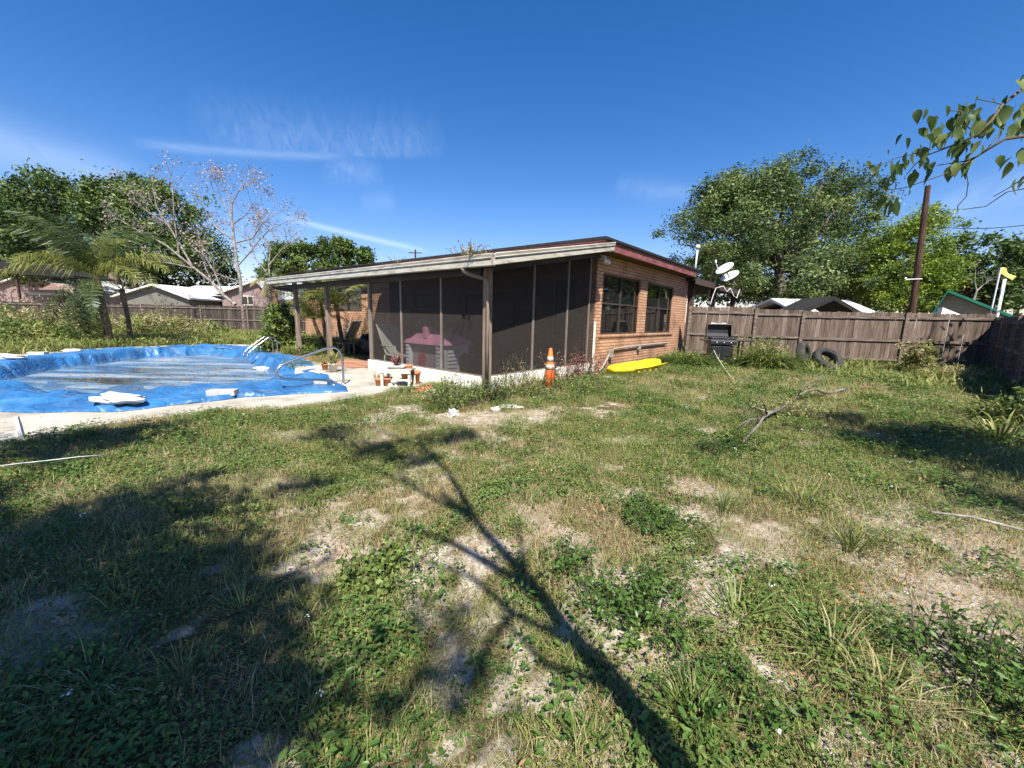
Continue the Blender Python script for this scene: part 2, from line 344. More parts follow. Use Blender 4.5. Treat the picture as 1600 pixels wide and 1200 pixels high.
def siding_mat(name, cols, pitch=.16):
    m = mat(name, cols, .8, 1.5, bump=0); nt = m.node_tree; N = nt.nodes; L = nt.links
    tc = N.new('ShaderNodeTexCoord'); w = N.new('ShaderNodeTexWave'); w.wave_type = 'BANDS'; w.bands_direction = 'Z'; w.wave_profile = 'SAW'; w.inputs['Scale'].default_value = 1 / pitch / 3.14159 * 1.57 * 2 / 2
    L.new(tc.outputs['Object'], w.inputs['Vector']); bp = N.new('ShaderNodeBump'); bp.inputs['Strength'].default_value = 1; bp.inputs['Distance'].default_value = .05; L.new(w.outputs['Fac'], bp.inputs['Height']); L.new(bp.outputs[0], N['Principled BSDF'].inputs['Normal'])
    return m
M['pink_siding'] = siding_mat('pink_siding', [(.40, .28, .25), (.50, .36, .32)], .25)
M['grey_siding'] = siding_mat('grey_siding', [(.25, .24, .19), (.33, .31, .25)], .25)
def glass_mat(name, tintc=(.02, .02, .02), op=.75, rough=.03):
    m = bpy.data.materials.new(name); m.use_nodes = True; nt = m.node_tree; N = nt.nodes; L = nt.links; b = N['Principled BSDF']
    b.inputs['Base Color'].default_value = (*tintc, 1); b.inputs['Roughness'].default_value = rough; b.inputs['Specular IOR Level'].default_value = .9; b.inputs['Alpha'].default_value = op
    return m
M['glass'] = glass_mat('glass', (.012, .012, .012), .9)
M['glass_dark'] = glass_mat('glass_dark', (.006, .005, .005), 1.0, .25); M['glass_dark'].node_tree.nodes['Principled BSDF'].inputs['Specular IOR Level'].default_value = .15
def screen_mat():
    m = bpy.data.materials.new('insect_screen'); m.use_nodes = True; nt = m.node_tree; N = nt.nodes; L = nt.links; b = N['Principled BSDF']
    b.inputs['Base Color'].default_value = (.070, .058, .050, 1); b.inputs['Roughness'].default_value = .9; b.inputs['Specular IOR Level'].default_value = .1
    tc = N.new('ShaderNodeTexCoord'); n = N.new('ShaderNodeTexNoise'); n.inputs['Scale'].default_value = 1.1; n.inputs['Detail'].default_value = 5; L.new(tc.outputs['Object'], n.inputs['Vector'])
    mr = N.new('ShaderNodeMapRange'); L.new(n.outputs[0], mr.inputs[0]); mr.inputs[1].default_value = .3; mr.inputs[2].default_value = .7; mr.inputs[3].default_value = .31; mr.inputs[4].default_value = .40
    L.new(mr.outputs[0], b.inputs['Alpha']); return m
M['screen'] = screen_mat()

# ground: sand and thatch mixed by the 'bare' attribute and noise
def ground_mat():
    m = bpy.data.materials.new('ground'); m.use_nodes = True; nt = m.node_tree; N = nt.nodes; L = nt.links; b = N['Principled BSDF']
    tc = N.new('ShaderNodeTexCoord')
    def nz(s, d=6, r=.6):
        n = N.new('ShaderNodeTexNoise'); n.inputs['Scale'].default_value = s; n.inputs['Detail'].default_value = d; n.inputs['Roughness'].default_value = r; L.new(tc.outputs['Object'], n.inputs['Vector']); return n.outputs[0]
    sand = ramp_cols(nt, nz(9, 8, .7), [(.12, .09, .065), (.36, .30, .225), (.60, .53, .43)], [.33, .45, .66])
    duff = ramp_cols(nt, nz(30, 6, .75), [(.02, .017, .009), (.08, .065, .032), (.17, .14, .075), (.26, .2, .12)], [.3, .45, .6, .75])
    a = N.new('ShaderNodeAttribute'); a.attribute_name = 'bare'
    ad = N.new('ShaderNodeMath'); ad.operation = 'ADD'; L.new(a.outputs['Fac'], ad.inputs[0]); L.new(nz(6, 6, .7), ad.inputs[1])
    mr = N.new('ShaderNodeMapRange'); mr.inputs[1].default_value = .78; mr.inputs[2].default_value = 1.02; L.new(ad.outputs[0], mr.inputs[0])
    mx = N.new('ShaderNodeMix'); mx.data_type = 'RGBA'; L.new(mr.outputs[0], mx.inputs[0]); L.new(duff, mx.inputs[6]); L.new(sand, mx.inputs[7])
    # specks of litter
    v = N.new('ShaderNodeTexVoronoi'); v.inputs['Scale'].default_value = 70; L.new(tc.outputs['Object'], v.inputs['Vector'])
    sp = N.new('ShaderNodeMath'); sp.operation = 'LESS_THAN'; L.new(v.outputs['Distance'], sp.inputs[0]); sp.inputs[1].default_value = .24
    mx2 = N.new('ShaderNodeMix'); mx2.data_type = 'RGBA'; L.new(sp.outputs[0], mx2.inputs[0]); L.new(mx.outputs[2], mx2.inputs[6]); L.new(ramp_cols(nt, v.outputs['Color'], [(.1, .05, .03), (.3, .17, .1), (.13, .13, .05)]), mx2.inputs[7])
    L.new(mx2.outputs[2], b.inputs['Base Color']); b.inputs['Roughness'].default_value = .97; b.inputs['Specular IOR Level'].default_value = .1
    bp = N.new('ShaderNodeBump'); bp.inputs['Strength'].default_value = .9; bp.inputs['Distance'].default_value = .02; L.new(nz(22, 8, .75), bp.inputs['Height']); L.new(bp.outputs[0], b.inputs['Normal'])
    return m
M['ground'] = ground_mat()
M['deck'] = mat('deck', [(.22, .19, .15), (.42, .38, .31), (.55, .51, .44)], .92, 1.6, bump=.5, bscale=50, detail=10)
M['tarp'] = mat('tarp', [(.010, .085, .24), (.014, .14, .36), (.022, .20, .46)], .46, 2.5, bump=.5, bscale=6, spec=.5)
def tarp_mat():
    m = bpy.data.materials.new('tarp'); m.use_nodes = True; nt = m.node_tree; N = nt.nodes; L = nt.links; b = N['Principled BSDF']; tc = N.new('ShaderNodeTexCoord')
    def nz(s, d=5, r=.6, dis=0):
        n = N.new('ShaderNodeTexNoise'); n.inputs['Scale'].default_value = s; n.inputs['Detail'].default_value = d; n.inputs['Roughness'].default_value = r; n.inputs['Distortion'].default_value = dis; L.new(tc.outputs['Object'], n.inputs['Vector']); return n
    blue = ramp_cols(nt, nz(1.2, 6).outputs[0], [(.008, .07, .20), (.012, .125, .33), (.03, .20, .44)], [.3, .5, .72])
    dust = nz(2.3, 9, .72); mr = N.new('ShaderNodeMapRange'); L.new(dust.outputs[0], mr.inputs[0]); mr.inputs[1].default_value = .50; mr.inputs[2].default_value = .78; mr.inputs[3].default_value = .08; mr.inputs[4].default_value = .75
    mx = N.new('ShaderNodeMix'); mx.data_type = 'RGBA'; L.new(mr.outputs[0], mx.inputs[0]); L.new(blue, mx.inputs[6]); mx.inputs[7].default_value = (.22, .27, .30, 1)
    geo = N.new('ShaderNodeNewGeometry'); sx_ = N.new('ShaderNodeSeparateXYZ'); L.new(geo.outputs['Position'], sx_.inputs[0])   # dried silt low in the sag
    lo = N.new('ShaderNodeMapRange'); L.new(sx_.outputs[2], lo.inputs[0]); lo.inputs[1].default_value = -.17; lo.inputs[2].default_value = -.27; lo.inputs[3].default_value = 0; lo.inputs[4].default_value = .55
    mx2 = N.new('ShaderNodeMix'); mx2.data_type = 'RGBA'; L.new(lo.outputs[0], mx2.inputs[0]); L.new(mx.outputs[2], mx2.inputs[6]); mx2.inputs[7].default_value = (.10, .13, .14, 1); L.new(mx2.outputs[2], b.inputs['Base Color'])
    b.inputs['Roughness'].default_value = .42; b.inputs['Specular IOR Level'].default_value = .45
    v = N.new('ShaderNodeTexVoronoi'); v.feature = 'DISTANCE_TO_EDGE'; v.inputs['Scale'].default_value = 2.6; d_ = nz(1.5, 3); ad = N.new('ShaderNodeVectorMath'); ad.operation = 'MULTIPLY_ADD'; L.new(d_.outputs['Color'], ad.inputs[0]); ad.inputs[1].default_value = (1.2, 1.2, 1.2); L.new(tc.outputs['Object'], ad.inputs[2]); L.new(ad.outputs[0], v.inputs['Vector'])
    cr = N.new('ShaderNodeMapRange'); L.new(v.outputs['Distance'], cr.inputs[0]); cr.inputs[2].default_value = .12
    b1 = N.new('ShaderNodeBump'); b1.inputs['Strength'].default_value = .55; b1.inputs['Distance'].default_value = .02; L.new(cr.outputs[0], b1.inputs['Height'])
    b2 = N.new('ShaderNodeBump'); b2.inputs['Strength'].default_value = .7; b2.inputs['Distance'].default_value = .04; L.new(nz(2.0, 4, .5, 1.8).outputs[0], b2.inputs['Height']); L.new(b1.outputs[0], b2.inputs['Normal']); L.new(b2.outputs[0], b.inputs['Normal']); return m
M['tarp'] = tarp_mat()
def water_mat():
    m = bpy.data.materials.new('puddle'); m.use_nodes = True; nt = m.node_tree; N = nt.nodes; L = nt.links; b = N['Principled BSDF']
    tc = N.new('ShaderNodeTexCoord'); mp = N.new('ShaderNodeMapping'); mp.inputs['Scale'].default_value = (.35, 1.6, 1); L.new(tc.outputs['Object'], mp.inputs[0])
    n = N.new('ShaderNodeTexNoise'); n.inputs['Scale'].default_value = 1.1; n.inputs['Detail'].default_value = 9; n.inputs['Roughness'].default_value = .68; L.new(mp.outputs[0], n.inputs['Vector'])
    c = ramp_cols(nt, n.outputs[0], [(.03, .035, .03), (.09, .10, .095), (.10, .2, .32), (.24, .30, .34), (.45, .47, .46)], [.3, .42, .5, .6, .75]); L.new(c, b.inputs['Base Color'])
    r = N.new('ShaderNodeMapRange'); L.new(n.outputs[0], r.inputs[0]); r.inputs[1].default_value = .42; r.inputs[2].default_value = .6; r.inputs[3].default_value = .06; r.inputs[4].default_value = .45; L.new(r.outputs[0], b.inputs['Roughness'])
    b.inputs['Specular IOR Level'].default_value = .6
    w = N.new('ShaderNodeTexNoise'); w.inputs['Scale'].default_value = 5; w.inputs['Detail'].default_value = 3; L.new(tc.outputs['Object'], w.inputs['Vector']); bp = N.new('ShaderNodeBump'); bp.inputs['Strength'].default_value = .12; bp.inputs['Distance'].default_value = .02; L.new(w.outputs[0], bp.inputs['Height']); L.new(bp.outputs[0], b.inputs['Normal'])
    return m
M['puddle'] = water_mat()

# ------------------------------------------------------------------ pool, deck and ground shapes (v,u in house axes)
PUD = [(3.1, 10.7), (1.0, 10.9), (-.6, 12.2), (-.8, 14.7), (.2, 16.9), (2.3, 19.0), (4.0, 19.1), (4.5, 16.6), (3.95, 11.8)]
TARP = [(3.5, 6.95), (2.0, 7.6), (.55, 7.6), (-.6, 8.6), (-2.0, 11.2), (-2.1, 14.8), (-.95, 16.9), (.1, 18.6), (1.6, 20.2), (3.5, 20.5), (4.9, 20.0), (5.3, 18.0), (5.1, 14.8), (5.0, 12.2), (4.1, 9.8), (3.8, 8.0)]
HOLE = [(3.3, 8.9), (1.0, 8.9), (-.7, 9.9), (-1.45, 12), (-1.5, 14.8), (-.3, 17.2), (2.2, 19.7), (4.2, 19.7), (5.0, 16.7), (4.5, 11.9)]
def w2h(x, y): return .649 * x + .760 * y, -.760 * x + .649 * y     # -> v,u
def TZ(v, u):
    d, _, _ = dpoly(v, u, PUD); ins = inpoly(v, u, PUD); d = np.where(ins, 0, d)
    w = .30 + .25 * sstep(1.5, 3.5, v) * sstep(14, 16, u) + 1.6 * (1 - sstep(10.4, 11.8, u))
    k = sstep(0, 1, d / w)
    th = np.arctan2(v - 1.8, u - 14.5)
    fold = np.abs(fbm(th * 9 + 3, d * .5 + 2, 5, 3) - .5) * 2
    fold2 = np.abs(fbm(v * .9 + u * .55, v * .4 - u * 1.3, 9, 4) - .5) * 2
    slope = k * (1 - k) * 4
    cr_ = 1 - np.clip(np.abs(fbm(th * 7 + 1.3, d * .25, 15, 2) - .5) * 7, 0, 1); cr2 = 1 - np.clip(np.abs(fbm(v * .8 + u * .5, v * .35 - u * 1.1, 19, 2) - .5) * 9, 0, 1); cr3 = 1 - np.clip(np.abs(fbm(v * 1.9 - u * .6, u * .8 + v * .3, 29, 2) - .5) * 8, 0, 1)
    z = -.275 + .315 * k + (fold * .16 - .05) * slope + cr_ * .13 * np.sqrt(np.clip(slope, 0, 1)) + (fold2 * .035 + cr2 * .05 + cr3 * .03) * k + (fbm(v * 1.0, u * .5, 31, 4) - .5) * .07 * (1 - k)
    return np.where(d > w * .95, np.maximum(z, .04), z)
def gz(x, y):
    return (fbm(x * .45 + 11, y * .45, 2, 3) - .5) * .06 + (fbm(x * 3, y * 3, 8, 3) - .5) * .03
def dk(px, py): p = at(px, py); return (p.x, p.y)
deck_outer = [dk(q, w) for q, w in ((0, 706), (36, 694), (90, 684), (150, 670), (225, 658), (300, 649), (370, 642), (450, 636), (520, 630), (565, 622), (610, 613), (655, 607))]
deck_outer += [(HW(5.5, 6.6).x, HW(5.5, 6.6).y), (HW(5.5, 9.5).x, HW(5.5, 9.5).y), (HW(5.1, 12.4).x, HW(5.1, 12.4).y), (HW(5.6, 14.5).x, HW(5.6, 14.5).y), (HW(6.2, 18).x, HW(6.2, 18).y), (HW(6.0, 20.6).x, HW(6.0, 20.6).y), (HW(3.5, 21.4).x, HW(3.5, 21.4).y), (HW(1.0, 21).x, HW(1, 21).y), (HW(-1.6, 18).x, HW(-1.6, 18).y), (HW(-3.4, 15.5).x, HW(-3.4, 15.5).y), (HW(-3.6, 11).x, HW(-3.6, 11).y), (-9.5, 4.8), (-7.6, 3.95)]
BARE = [(640, 860, .38), (560, 880, .22), (760, 870, .28), (480, 850, .3), (700, 1020, .22), (600, 1000, .16), (830, 990, .16), (860, 820, .4), (905, 840, .3), (30, 1015, .22), (110, 970, .22),
        (1090, 820, .38), (1500, 850, .4), (1470, 925, .3), (1440, 1065, .18), (1475, 1170, .16), (900, 1140, .12), (840, 1080, .13), (1010, 1150, .1), (1560, 810, .3),
        (620, 640, .5), (690, 655, .55), (760, 655, .55), (830, 650, .55), (890, 642, .45), (1060, 760, .4), (860, 700, .3), (1250, 690, .3), (1040, 590, .5), (980, 690, .35), (1180, 840, .22), (1330, 860, .22), (720, 930, .14), (480, 760, .2), (1340, 680, .3), (1560, 930, .25), (540, 905, .12)]
BW = [(*dk(a, b), r) for a, b, r in BARE]
def bare(x, y):
    s = np.zeros(np.shape(x))
    xw = x + (fbm(x * 2.6, y * 2.6, 41, 5) - .5) * 1.0; yw = y + (fbm(x * 2.6 + 7, y * 2.6, 43, 5) - .5) * 1.0
    for a, b, r in BW: s = np.maximum(s, np.exp(-((xw - a) ** 2 + (yw - b) ** 2) / (r * .74) ** 2) * 1.2)
    s = s * (.05 + 1.8 * fbm(x * 4.1, y * 4.1, 51, 4)); f_ = fbm(x * 5.5, y * 5.5, 57, 4) * .6 + fbm(x * 1.3, y * 1.3, 58, 3) * .4; s = np.maximum(s, sstep(.555, .62, f_ - .10 * sstep(-.1, -1.2, x)) * .8); n = fbm(x * 1.1 + 3, y * 1.1 + 9, 23, 5); s = np.maximum(s, sstep(.62, .72, n) * .6)
    return np.clip(s, 0, 1)

def build_ground():
    # fine sheet near, coarse far, one mesh: irregular grid lines
    gx = np.concatenate([-np.geomspace(1500, 24, 24), np.arange(-23, -10, .35), np.arange(-10, 12, .09), np.arange(12, 22, .35), np.geomspace(23, 1500, 24)])
    gy = np.concatenate([-np.geomspace(200, 3, 12), np.arange(-2.5, 16, .09), np.arange(16, 30, .4), np.geomspace(31, 2500, 24)])
    X, Y = np.meshgrid(gx, gy); v, u = w2h(X, Y)
    near = sstep(60, 30, np.hypot(X, Y)) if False else (np.hypot(X, Y) < 45).astype(float)
    Z = gz(X, Y) * near
    ind = inpoly(X, Y, deck_outer); Z = np.where(ind, np.minimum(Z, -.05), Z)
    dd, _, _ = dpoly(X, Y, deck_outer); Z = np.where((~ind) & (dd < .25), np.minimum(Z, .0), Z)
    tz = TZ(v, u); Z = np.where(inpoly(v, u, TARP), np.minimum(Z, tz - .16), Z)
    inh = (v > 5.3) & (v < 30) & (u > 5.2) & (u < 26); Z = np.where(inh, np.minimum(Z, -.06), Z)
    V = np.stack([X, Y, Z], -1).reshape(-1, 3); ny, nx = X.shape; i = np.arange(ny - 1)[:, None] * nx + np.arange(nx - 1)[None, :]
    F = np.stack([i, i + 1, i + nx + 1, i + nx], -1).reshape(-1, 4)
    me = np_mesh('ground', V, F, M['ground'], smooth=True)
    a = me.attributes.new('bare', 'FLOAT', 'POINT'); a.data.foreach_set('value', bare(X, Y).ravel().astype(np.float32))
    tag(link('ground', me), 'sandy weedy back yard soil', kind='structure')
build_ground()

def build_deck():
    hole = [(HW(v, u).x, HW(v, u).y) for v, u in HOLE]
    P = [Vector((*p, 0)) for p in deck_outer]; H = [Vector((*p, 0)) for p in hole]
    tris = geometry.tessellate_polygon([P, H]); mb = MB(); allp = P + H
    mb.add([(p.x, p.y, .03) for p in allp], [tuple(t) for t in tris])
    n = len(P)
    for i in range(n):
        a = P[i]; b = P[(i + 1) % n]; mb.add([(a.x, a.y, .03), (b.x, b.y, .03), (b.x, b.y, -.15), (a.x, a.y, -.15)], [(0, 1, 2, 3)])
    o = link('pool_deck', mb.mesh('pool_deck', M['deck'])); tag(o, 'pale stained concrete pool deck', kind='structure')
    # make normals face up
    me = o.data
    for p in me.polygons[:len(tris)]:
        if p.normal.z < 0: p.flip()
build_deck()

def build_tarp():
    st = .055; st = .04; vv = np.arange(-2.3, 5.5, st); uu = np.arange(6.8, 20.7, st); Vg, Ug = np.meshgrid(vv, uu)
    edge = [(a, b) for a, b in TARP]
    # wobbly outline
    Q = []
    for i in range(len(edge)):
        a = Vector(edge[i]); b = Vector(edge[(i + 1) % len(edge)]); k = max(2, int((b - a).length / .25)); nrm = Vector(((b - a).y, -(b - a).x)).normalized()
        for j in range(k):
            p = a.lerp(b, j / k); Q.append(tuple(p + nrm * (float(fbm(p.x * 1.7, p.y * 1.7, 77, 3)) - .5) * .3))
    ins = inpoly(Vg, Ug, Q); _, bx, by = dpoly(Vg, Ug, Q)
    X = np.where(ins, Vg, bx); Y = np.where(ins, Ug, by); Z = TZ(X, Y); Z = np.where(ins, Z, .036 + 0 * Z)
    ny, nx = X.shape; i = np.arange(ny - 1)[:, None] * nx + np.arange(nx - 1)[None, :]
    F = np.stack([i, i + 1, i + nx + 1, i + nx], -1).reshape(-1, 4); g = ins.ravel(); F = F[g[F].any(1)]
    used = np.unique(F); mp = -np.ones(X.size, int); mp[used] = np.arange(len(used)); F = mp[F]
    wx = -.760 * Y + .649 * X; wy = .649 * Y + .760 * X
    V = np.stack([wx, wy, Z], -1).reshape(-1, 3)[used]
    o = link('pool_tarp', np_mesh('pool_tarp', V, F[:, ::-1], M['tarp'], smooth=True)); tag(o, 'big wrinkled bright blue tarp sagging over the swimming pool', 'tarp')
    mb = MB(); pts = [HW(v, u, -.262) for v, u in PUD]; c = HW(1.8, 14.3, 0); pts = [c + (p - Vector((c.x, c.y, -.262))) * 1.02 + Vector((0, 0, -.262)) for p in pts]
    mb.add(pts, [tuple(range(len(pts)))]); w = link('water', mb.mesh('water', M['puddle'])); tag(w, 'shallow murky rainwater lying on the sagging tarp', kind='structure')
    if w.data.polygons[0].normal.z < 0: w.data.polygons[0].flip()
    # leaves and dirt stranded on the tarp
    n = 2600; v = rng.uniform(-1, 4.6, n); u = rng.uniform(9.5, 19, n); k = inpoly(v, u, PUD) & (fbm(v * .9, u * .5, 61, 4) + rng.uniform(-.06, .06, n) > .585); v = v[k]; u = u[k]
    x = -.760 * u + .649 * v; y = .649 * u + .760 * v; z = np.maximum(TZ(v, u), -.262) + .006; s = rng.uniform(.010, .035, len(x)); th = rng.uniform(0, 6.28, len(x))
    V = []; 
    for a, b in ((-1, -.4), (1, -.5), (.9, .5), (-.8, .4)):
        V.append(np.stack([x + s * (a * np.cos(th) - b * np.sin(th)), y + s * (a * np.sin(th) + b * np.cos(th)), z + rng.uniform(0, .012, len(x))], -1))
    V = np.stack(V, 1).reshape(-1, 3); F = np.arange(len(V)).reshape(-1, 4)
    tag(link('leaf_debris', np_mesh('leaf_debris', V, F, M['dead_leaf'], rng.random(len(F)))), 'brown leaves and dirt floating on the tarp puddle', kind='stuff')
build_tarp()

# ------------------------------------------------------------------ the house (local x = v-5.47, y = u-5.37)
V0, U0 = 5.47, 5.37
house = thing('brick_house', 'low orange brick house with red fascia and dark screened porch', 'house', HW(V0, U0, 0), YAW)
def hb(mb, v0, v1, u0, u1, z0, z1, t=.5): return mb.box((v0 - V0, u0 - U0, z0), (v1 - V0, u1 - U0, z1), t)
def hp(v, u, z): return Vector((v - V0, u - U0, z))
def wall_open(axis, pos, th, a0, a1, z0, z1, ops):
    """boxes around the openings [(a,b,zb,zt)] of a wall that runs along u ('u') or v ('v')"""
    mb = MB()
    def B(a, b, c, d):
        if b - a < 1e-4 or d - c < 1e-4: return
        if axis == 'u': hb(mb, pos, pos + th, a, b, c, d)
        else: hb(mb, a, b, pos, pos + th, c, d)
    x = a0
    for a, b, c, d in sorted(ops): B(x, a, z0, z1); B(a, b, z0, c); B(a, b, d, z1); x = b
    B(x, a1, z0, z1); return mb
EW = [(10.0, 12.53, 1.03, 2.71), (13.05, 15.56, 1.03, 2.70)]
FW = [(6.0, 7.5, .95, 2.6), (8.2, 10.6, .08, 2.3), (12.2, 13.6, 1.0, 2.4), (17.5, 20.4, 1.6, 2.72)]
part('wall', wall_open('v', U0, .2, 9.65, 17.1, -.1, 3.16, EW), M['brick'], house)
part('wall', wall_open('u', 9.65, .2, U0 + .2, 15.2, -.1, 3.16, FW[:3]), M['brick_porch_shade'], house, label='brick wall inside the porch, its shade put into the dark brown colour'); part('wall', wall_open('u', 9.65, .2, 15.2, 23.8, -.1, 3.16, FW[3:]), M['brick'], house)
part('wall', hb(MB(), 16.9, 17.1, U0 + .2, 23.8, -.1, 3.16), M['brick'], house)
part('wall', hb(MB(), 9.85, 16.9, 23.6, 23.8, -.1, 3.16), M['brick'], house)
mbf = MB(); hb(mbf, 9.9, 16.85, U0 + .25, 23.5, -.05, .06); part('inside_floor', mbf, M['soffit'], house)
def window(axis, pos, a0, a1, z0, z1, cols=2, rows=2, out=-1, blinds=False):
    """frame proud of the wall, one glass pane per light, all sub-parts of the frame"""
    mb = MB(); w = .05
    def B(m_, a, b, c, d, d0, d1):
        lo, hi = sorted((pos + out * d0, pos + out * d1))
        if axis == 'u': hb(m_, lo, hi, a, b, c, d)
        else: hb(m_, a, b, lo, hi, c, d)
    B(mb, a0, a1, z0, z0 + w, -.06, .02); B(mb, a0, a1, z1 - w, z1, -.06, .02)
    for i in range(cols + 1):
        x = a0 + (a1 - a0) * i / cols; B(mb, max(a0, x - w / 2), min(a1, x + w / 2), z0 + w, z1 - w, -.055, .018)
    for j in range(1, rows):
        z = z0 + (z1 - z0) * (.52 if rows == 2 else j / rows); B(mb, a0, a1, z - .025, z + .025, -.05, .014)
    fr = part('window', mb, M['dark_frame'], house)
    for i in range(cols):
        xa = a0 + (a1 - a0) * i / cols; xb = a0 + (a1 - a0) * (i + 1) / cols
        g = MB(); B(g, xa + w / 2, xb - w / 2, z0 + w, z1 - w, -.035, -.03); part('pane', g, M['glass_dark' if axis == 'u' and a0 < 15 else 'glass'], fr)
    if blinds:
        bl = MB(); n = 16
        for i in range(n):
            xa = a0 + .1 + (a1 - a0 - .2) * i / n
            if (i in (9, 10)): continue
            B(bl, xa, xa + (a1 - a0) / n * .8, z0 + .02, z1 - .03, -.16 - .01 * (i % 2), -.155 - .01 * (i % 2))
        part('blinds', bl, M['sling'], fr)
    return fr
window('v', U0 + .08, 10.0, 12.53, 1.03, 2.71, blinds=True); window('v', U0 + .08, 13.05, 15.56, 1.03, 2.70, blinds=True)
window('u', 9.65 + .08, 6.0, 7.5, .95, 2.6, 2, 1); window('u', 9.65 + .08, 8.2, 10.6, .08, 2.3, 2, 1); window('u', 9.65 + .08, 12.2, 13.6, 1.0, 2.4, 1, 2); window('u', 9.65 + .08, 17.5, 20.4, 1.6, 2.72, 2, 1)
s = MB(); hb(s, 9.9, 15.7, U0 - .03, U0 - .001, .955, 1.03); part('sill', s, M['brick'], house)
s = MB(); hb(s, 17.4, 17.6, 0, 0, 0, 0) if False else None
# main roof: black shingle edge over red fascia, dark soffit
RU0, RU1, RV0, RV1 = 4.95, 24.3, 9.2, 16.6
roof = MB()
n = 40
prof = []
hb(roof, RV0 - .05, RV1 + .05, RU0 - .05, RU1 + .05, 3.385, 3.465)
rf = part('roof', roof, M['shingle'], house, bevel=.012)
for (a, b, c, d) in ((RV0, RV1, RU0, RU0 + .03), (RV0, RV0 + .03, RU0 + .03, RU1), (RV1 - .03, RV1, RU0 + .03, RU1), (RV0 + .03, RV1 - .03, RU1 - .03, RU1)):
    f = MB(); hb(f, a, b, c, d, 3.165, 3.384); part('fascia', f, M['red_trim'], rf)
    f2 = MB(); k = .012; hb(f2, a - k, b + k, c - k, d + k, 3.325, 3.333); part('drip_edge', f2, M['red_trim'], rf)
for o_ in [rf] + list(rf.children):
    for q in o_.data.vertices: q.co.z += .0105 * (q.co.y + U0 - 4.8)
sf = MB(); hb(sf, RV0 + .03, RV1 - .03, RU0 + .03, RU1 - .03, 3.17, 3.19); part('soffit', sf, M['soffit'], rf)
# patio roof: ribbed metal sheet rising from the gutter to the main roof
PU0, PU1, PV0 = 4.80, 15.3, 5.05
def pz(v): return 2.30 + .192 * (v - 5.02)
pr = MB(); n = 74; vs = []
for i in range(n + 1):
    u = PU0 - .02 + (PU1 - PU0 + .04) * i / n; hgt = .03 if i % 2 else 0
    for v in (PV0 + .03, RV0 + .02): vs.append(hp(v, u, pz(v) + .172 + hgt * .6))
pr.add(vs, [(2 * i, 2 * i + 1, 2 * i + 3, 2 * i + 2) for i in range(n)])
pr.prism([hp(PV0 + .072, PU0 + .001, pz(PV0 + .072) + .07), hp(RV0 - .01, PU0 + .001, pz(RV0) + .07), hp(RV0 - .01, PU1 - .001, pz(RV0) + .07), hp(PV0 + .072, PU1 - .001, pz(PV0 + .072) + .07)], (0, 0, .09))
prf = part('patio_roof', pr, M['roof_metal'], house)
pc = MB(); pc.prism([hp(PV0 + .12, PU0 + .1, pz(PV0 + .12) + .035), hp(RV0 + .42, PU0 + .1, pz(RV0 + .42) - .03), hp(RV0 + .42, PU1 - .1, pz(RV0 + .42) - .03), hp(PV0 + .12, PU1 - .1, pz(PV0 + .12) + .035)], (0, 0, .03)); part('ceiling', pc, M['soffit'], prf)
# gutter profile (distance out, height)
gp = [(0, .0), (.085, .0), (.092, .012), (.09, .118), (.078, .124), (.078, .132), (.098, .138), (.112, .16), (.108, .18), (.120, .235), (.110, .25), (.09, .25), (.085, .165), (0, .15)]
gp = [(x, z * .8) for x, z in gp]
def gutter_run(p0, p1, outd, name, parent, t=.5):
    mb = MB(); a = [p0 + outd * x + Vector((0, 0, z)) for x, z in gp]; b = [p1 + outd * x + Vector((0, 0, z)) for x, z in gp]; k = len(gp)
    mb.add(a + b, [(i, (i + 1) % k, k + (i + 1) % k, k + i) for i in range(k)] + [tuple(range(k - 1, -1, -1)), tuple(range(k, 2 * k))], t)
    return part(name, mb, M['gutter'], parent)
gutter_run(hp(5.12, 4.80, 2.30), hp(5.12, 15.3, 2.375), Vector((-1, 0, 0)), 'gutter', prf)
gutter_run(hp(5.0, 4.80, pz(5.0)), hp(9.25, 4.80, pz(9.25)), Vector((0, -1, 0)), 'rake_trim', prf)
gutter_run(hp(5.12, 15.3, pz(5.12) + .05), hp(9.15, 15.3, pz(9.15)), Vector((0, 1, 0)), 'rake_trim', prf)
s = MB(); hb(s, 4.986, 4.999, 4.74, 4.775, 2.30, 2.50); part('gutter_strap', s, M['pipe_grey'], prf)
# header beams
s = MB(); hb(s, 5.42, 5.52, 5.45, 15.5, 2.22, 2.36); part('header_beam', s, M['dark_frame'], house)
s = MB(); s.prism([hp(5.53, 5.33, pz(5.53) - .12), hp(9.64, 5.33, pz(9.64) - .12), hp(9.64, 5.33, pz(9.64) + .04), hp(5.53, 5.33, pz(5.53) + .06)], (0, .08, 0)); part('header_beam', s, M['dark_frame'], house)
# posts
s = MB(); hb(s, 5.40, 5.54, 5.26, 5.38, -.1, 2.33); part('porch_post', s, M['post'], house, bevel=.008)
for u in (11.95, 14.2):
    s = MB(); hb(s, 5.45, 5.57, u - .06, u + .06, -.02, 2.22); part('porch_post', s, M['post'], house, bevel=.008)
s = MB(); hb(s, 5.43, 5.51, 9.46, 9.54, 0, 2.22); part('porch_post', s, M['alu'], house)
# knee walls
s = MB(); hb(s, 5.41, 5.55, 5.40, 9.62, -.1, .28); part('knee_wall', s, M['stucco'], house, bevel=.01)
s = MB(); hb(s, 5.555, 9.64, 5.29, 5.43, -.1, .28); part('knee_wall', s, M['stucco'], house, bevel=.01)
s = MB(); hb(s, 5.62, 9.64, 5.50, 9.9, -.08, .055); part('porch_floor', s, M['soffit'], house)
s = MB(); hb(s, 5.62, 9.64, 9.903, 16.0, -.08, .06); part('patio_floor', s, M['paver'], house)
s = MB(); hb(s, 5.12, 5.6, 9.9, 16.0, -.08, .05); part('patio_floor', s, M['paver'], house)
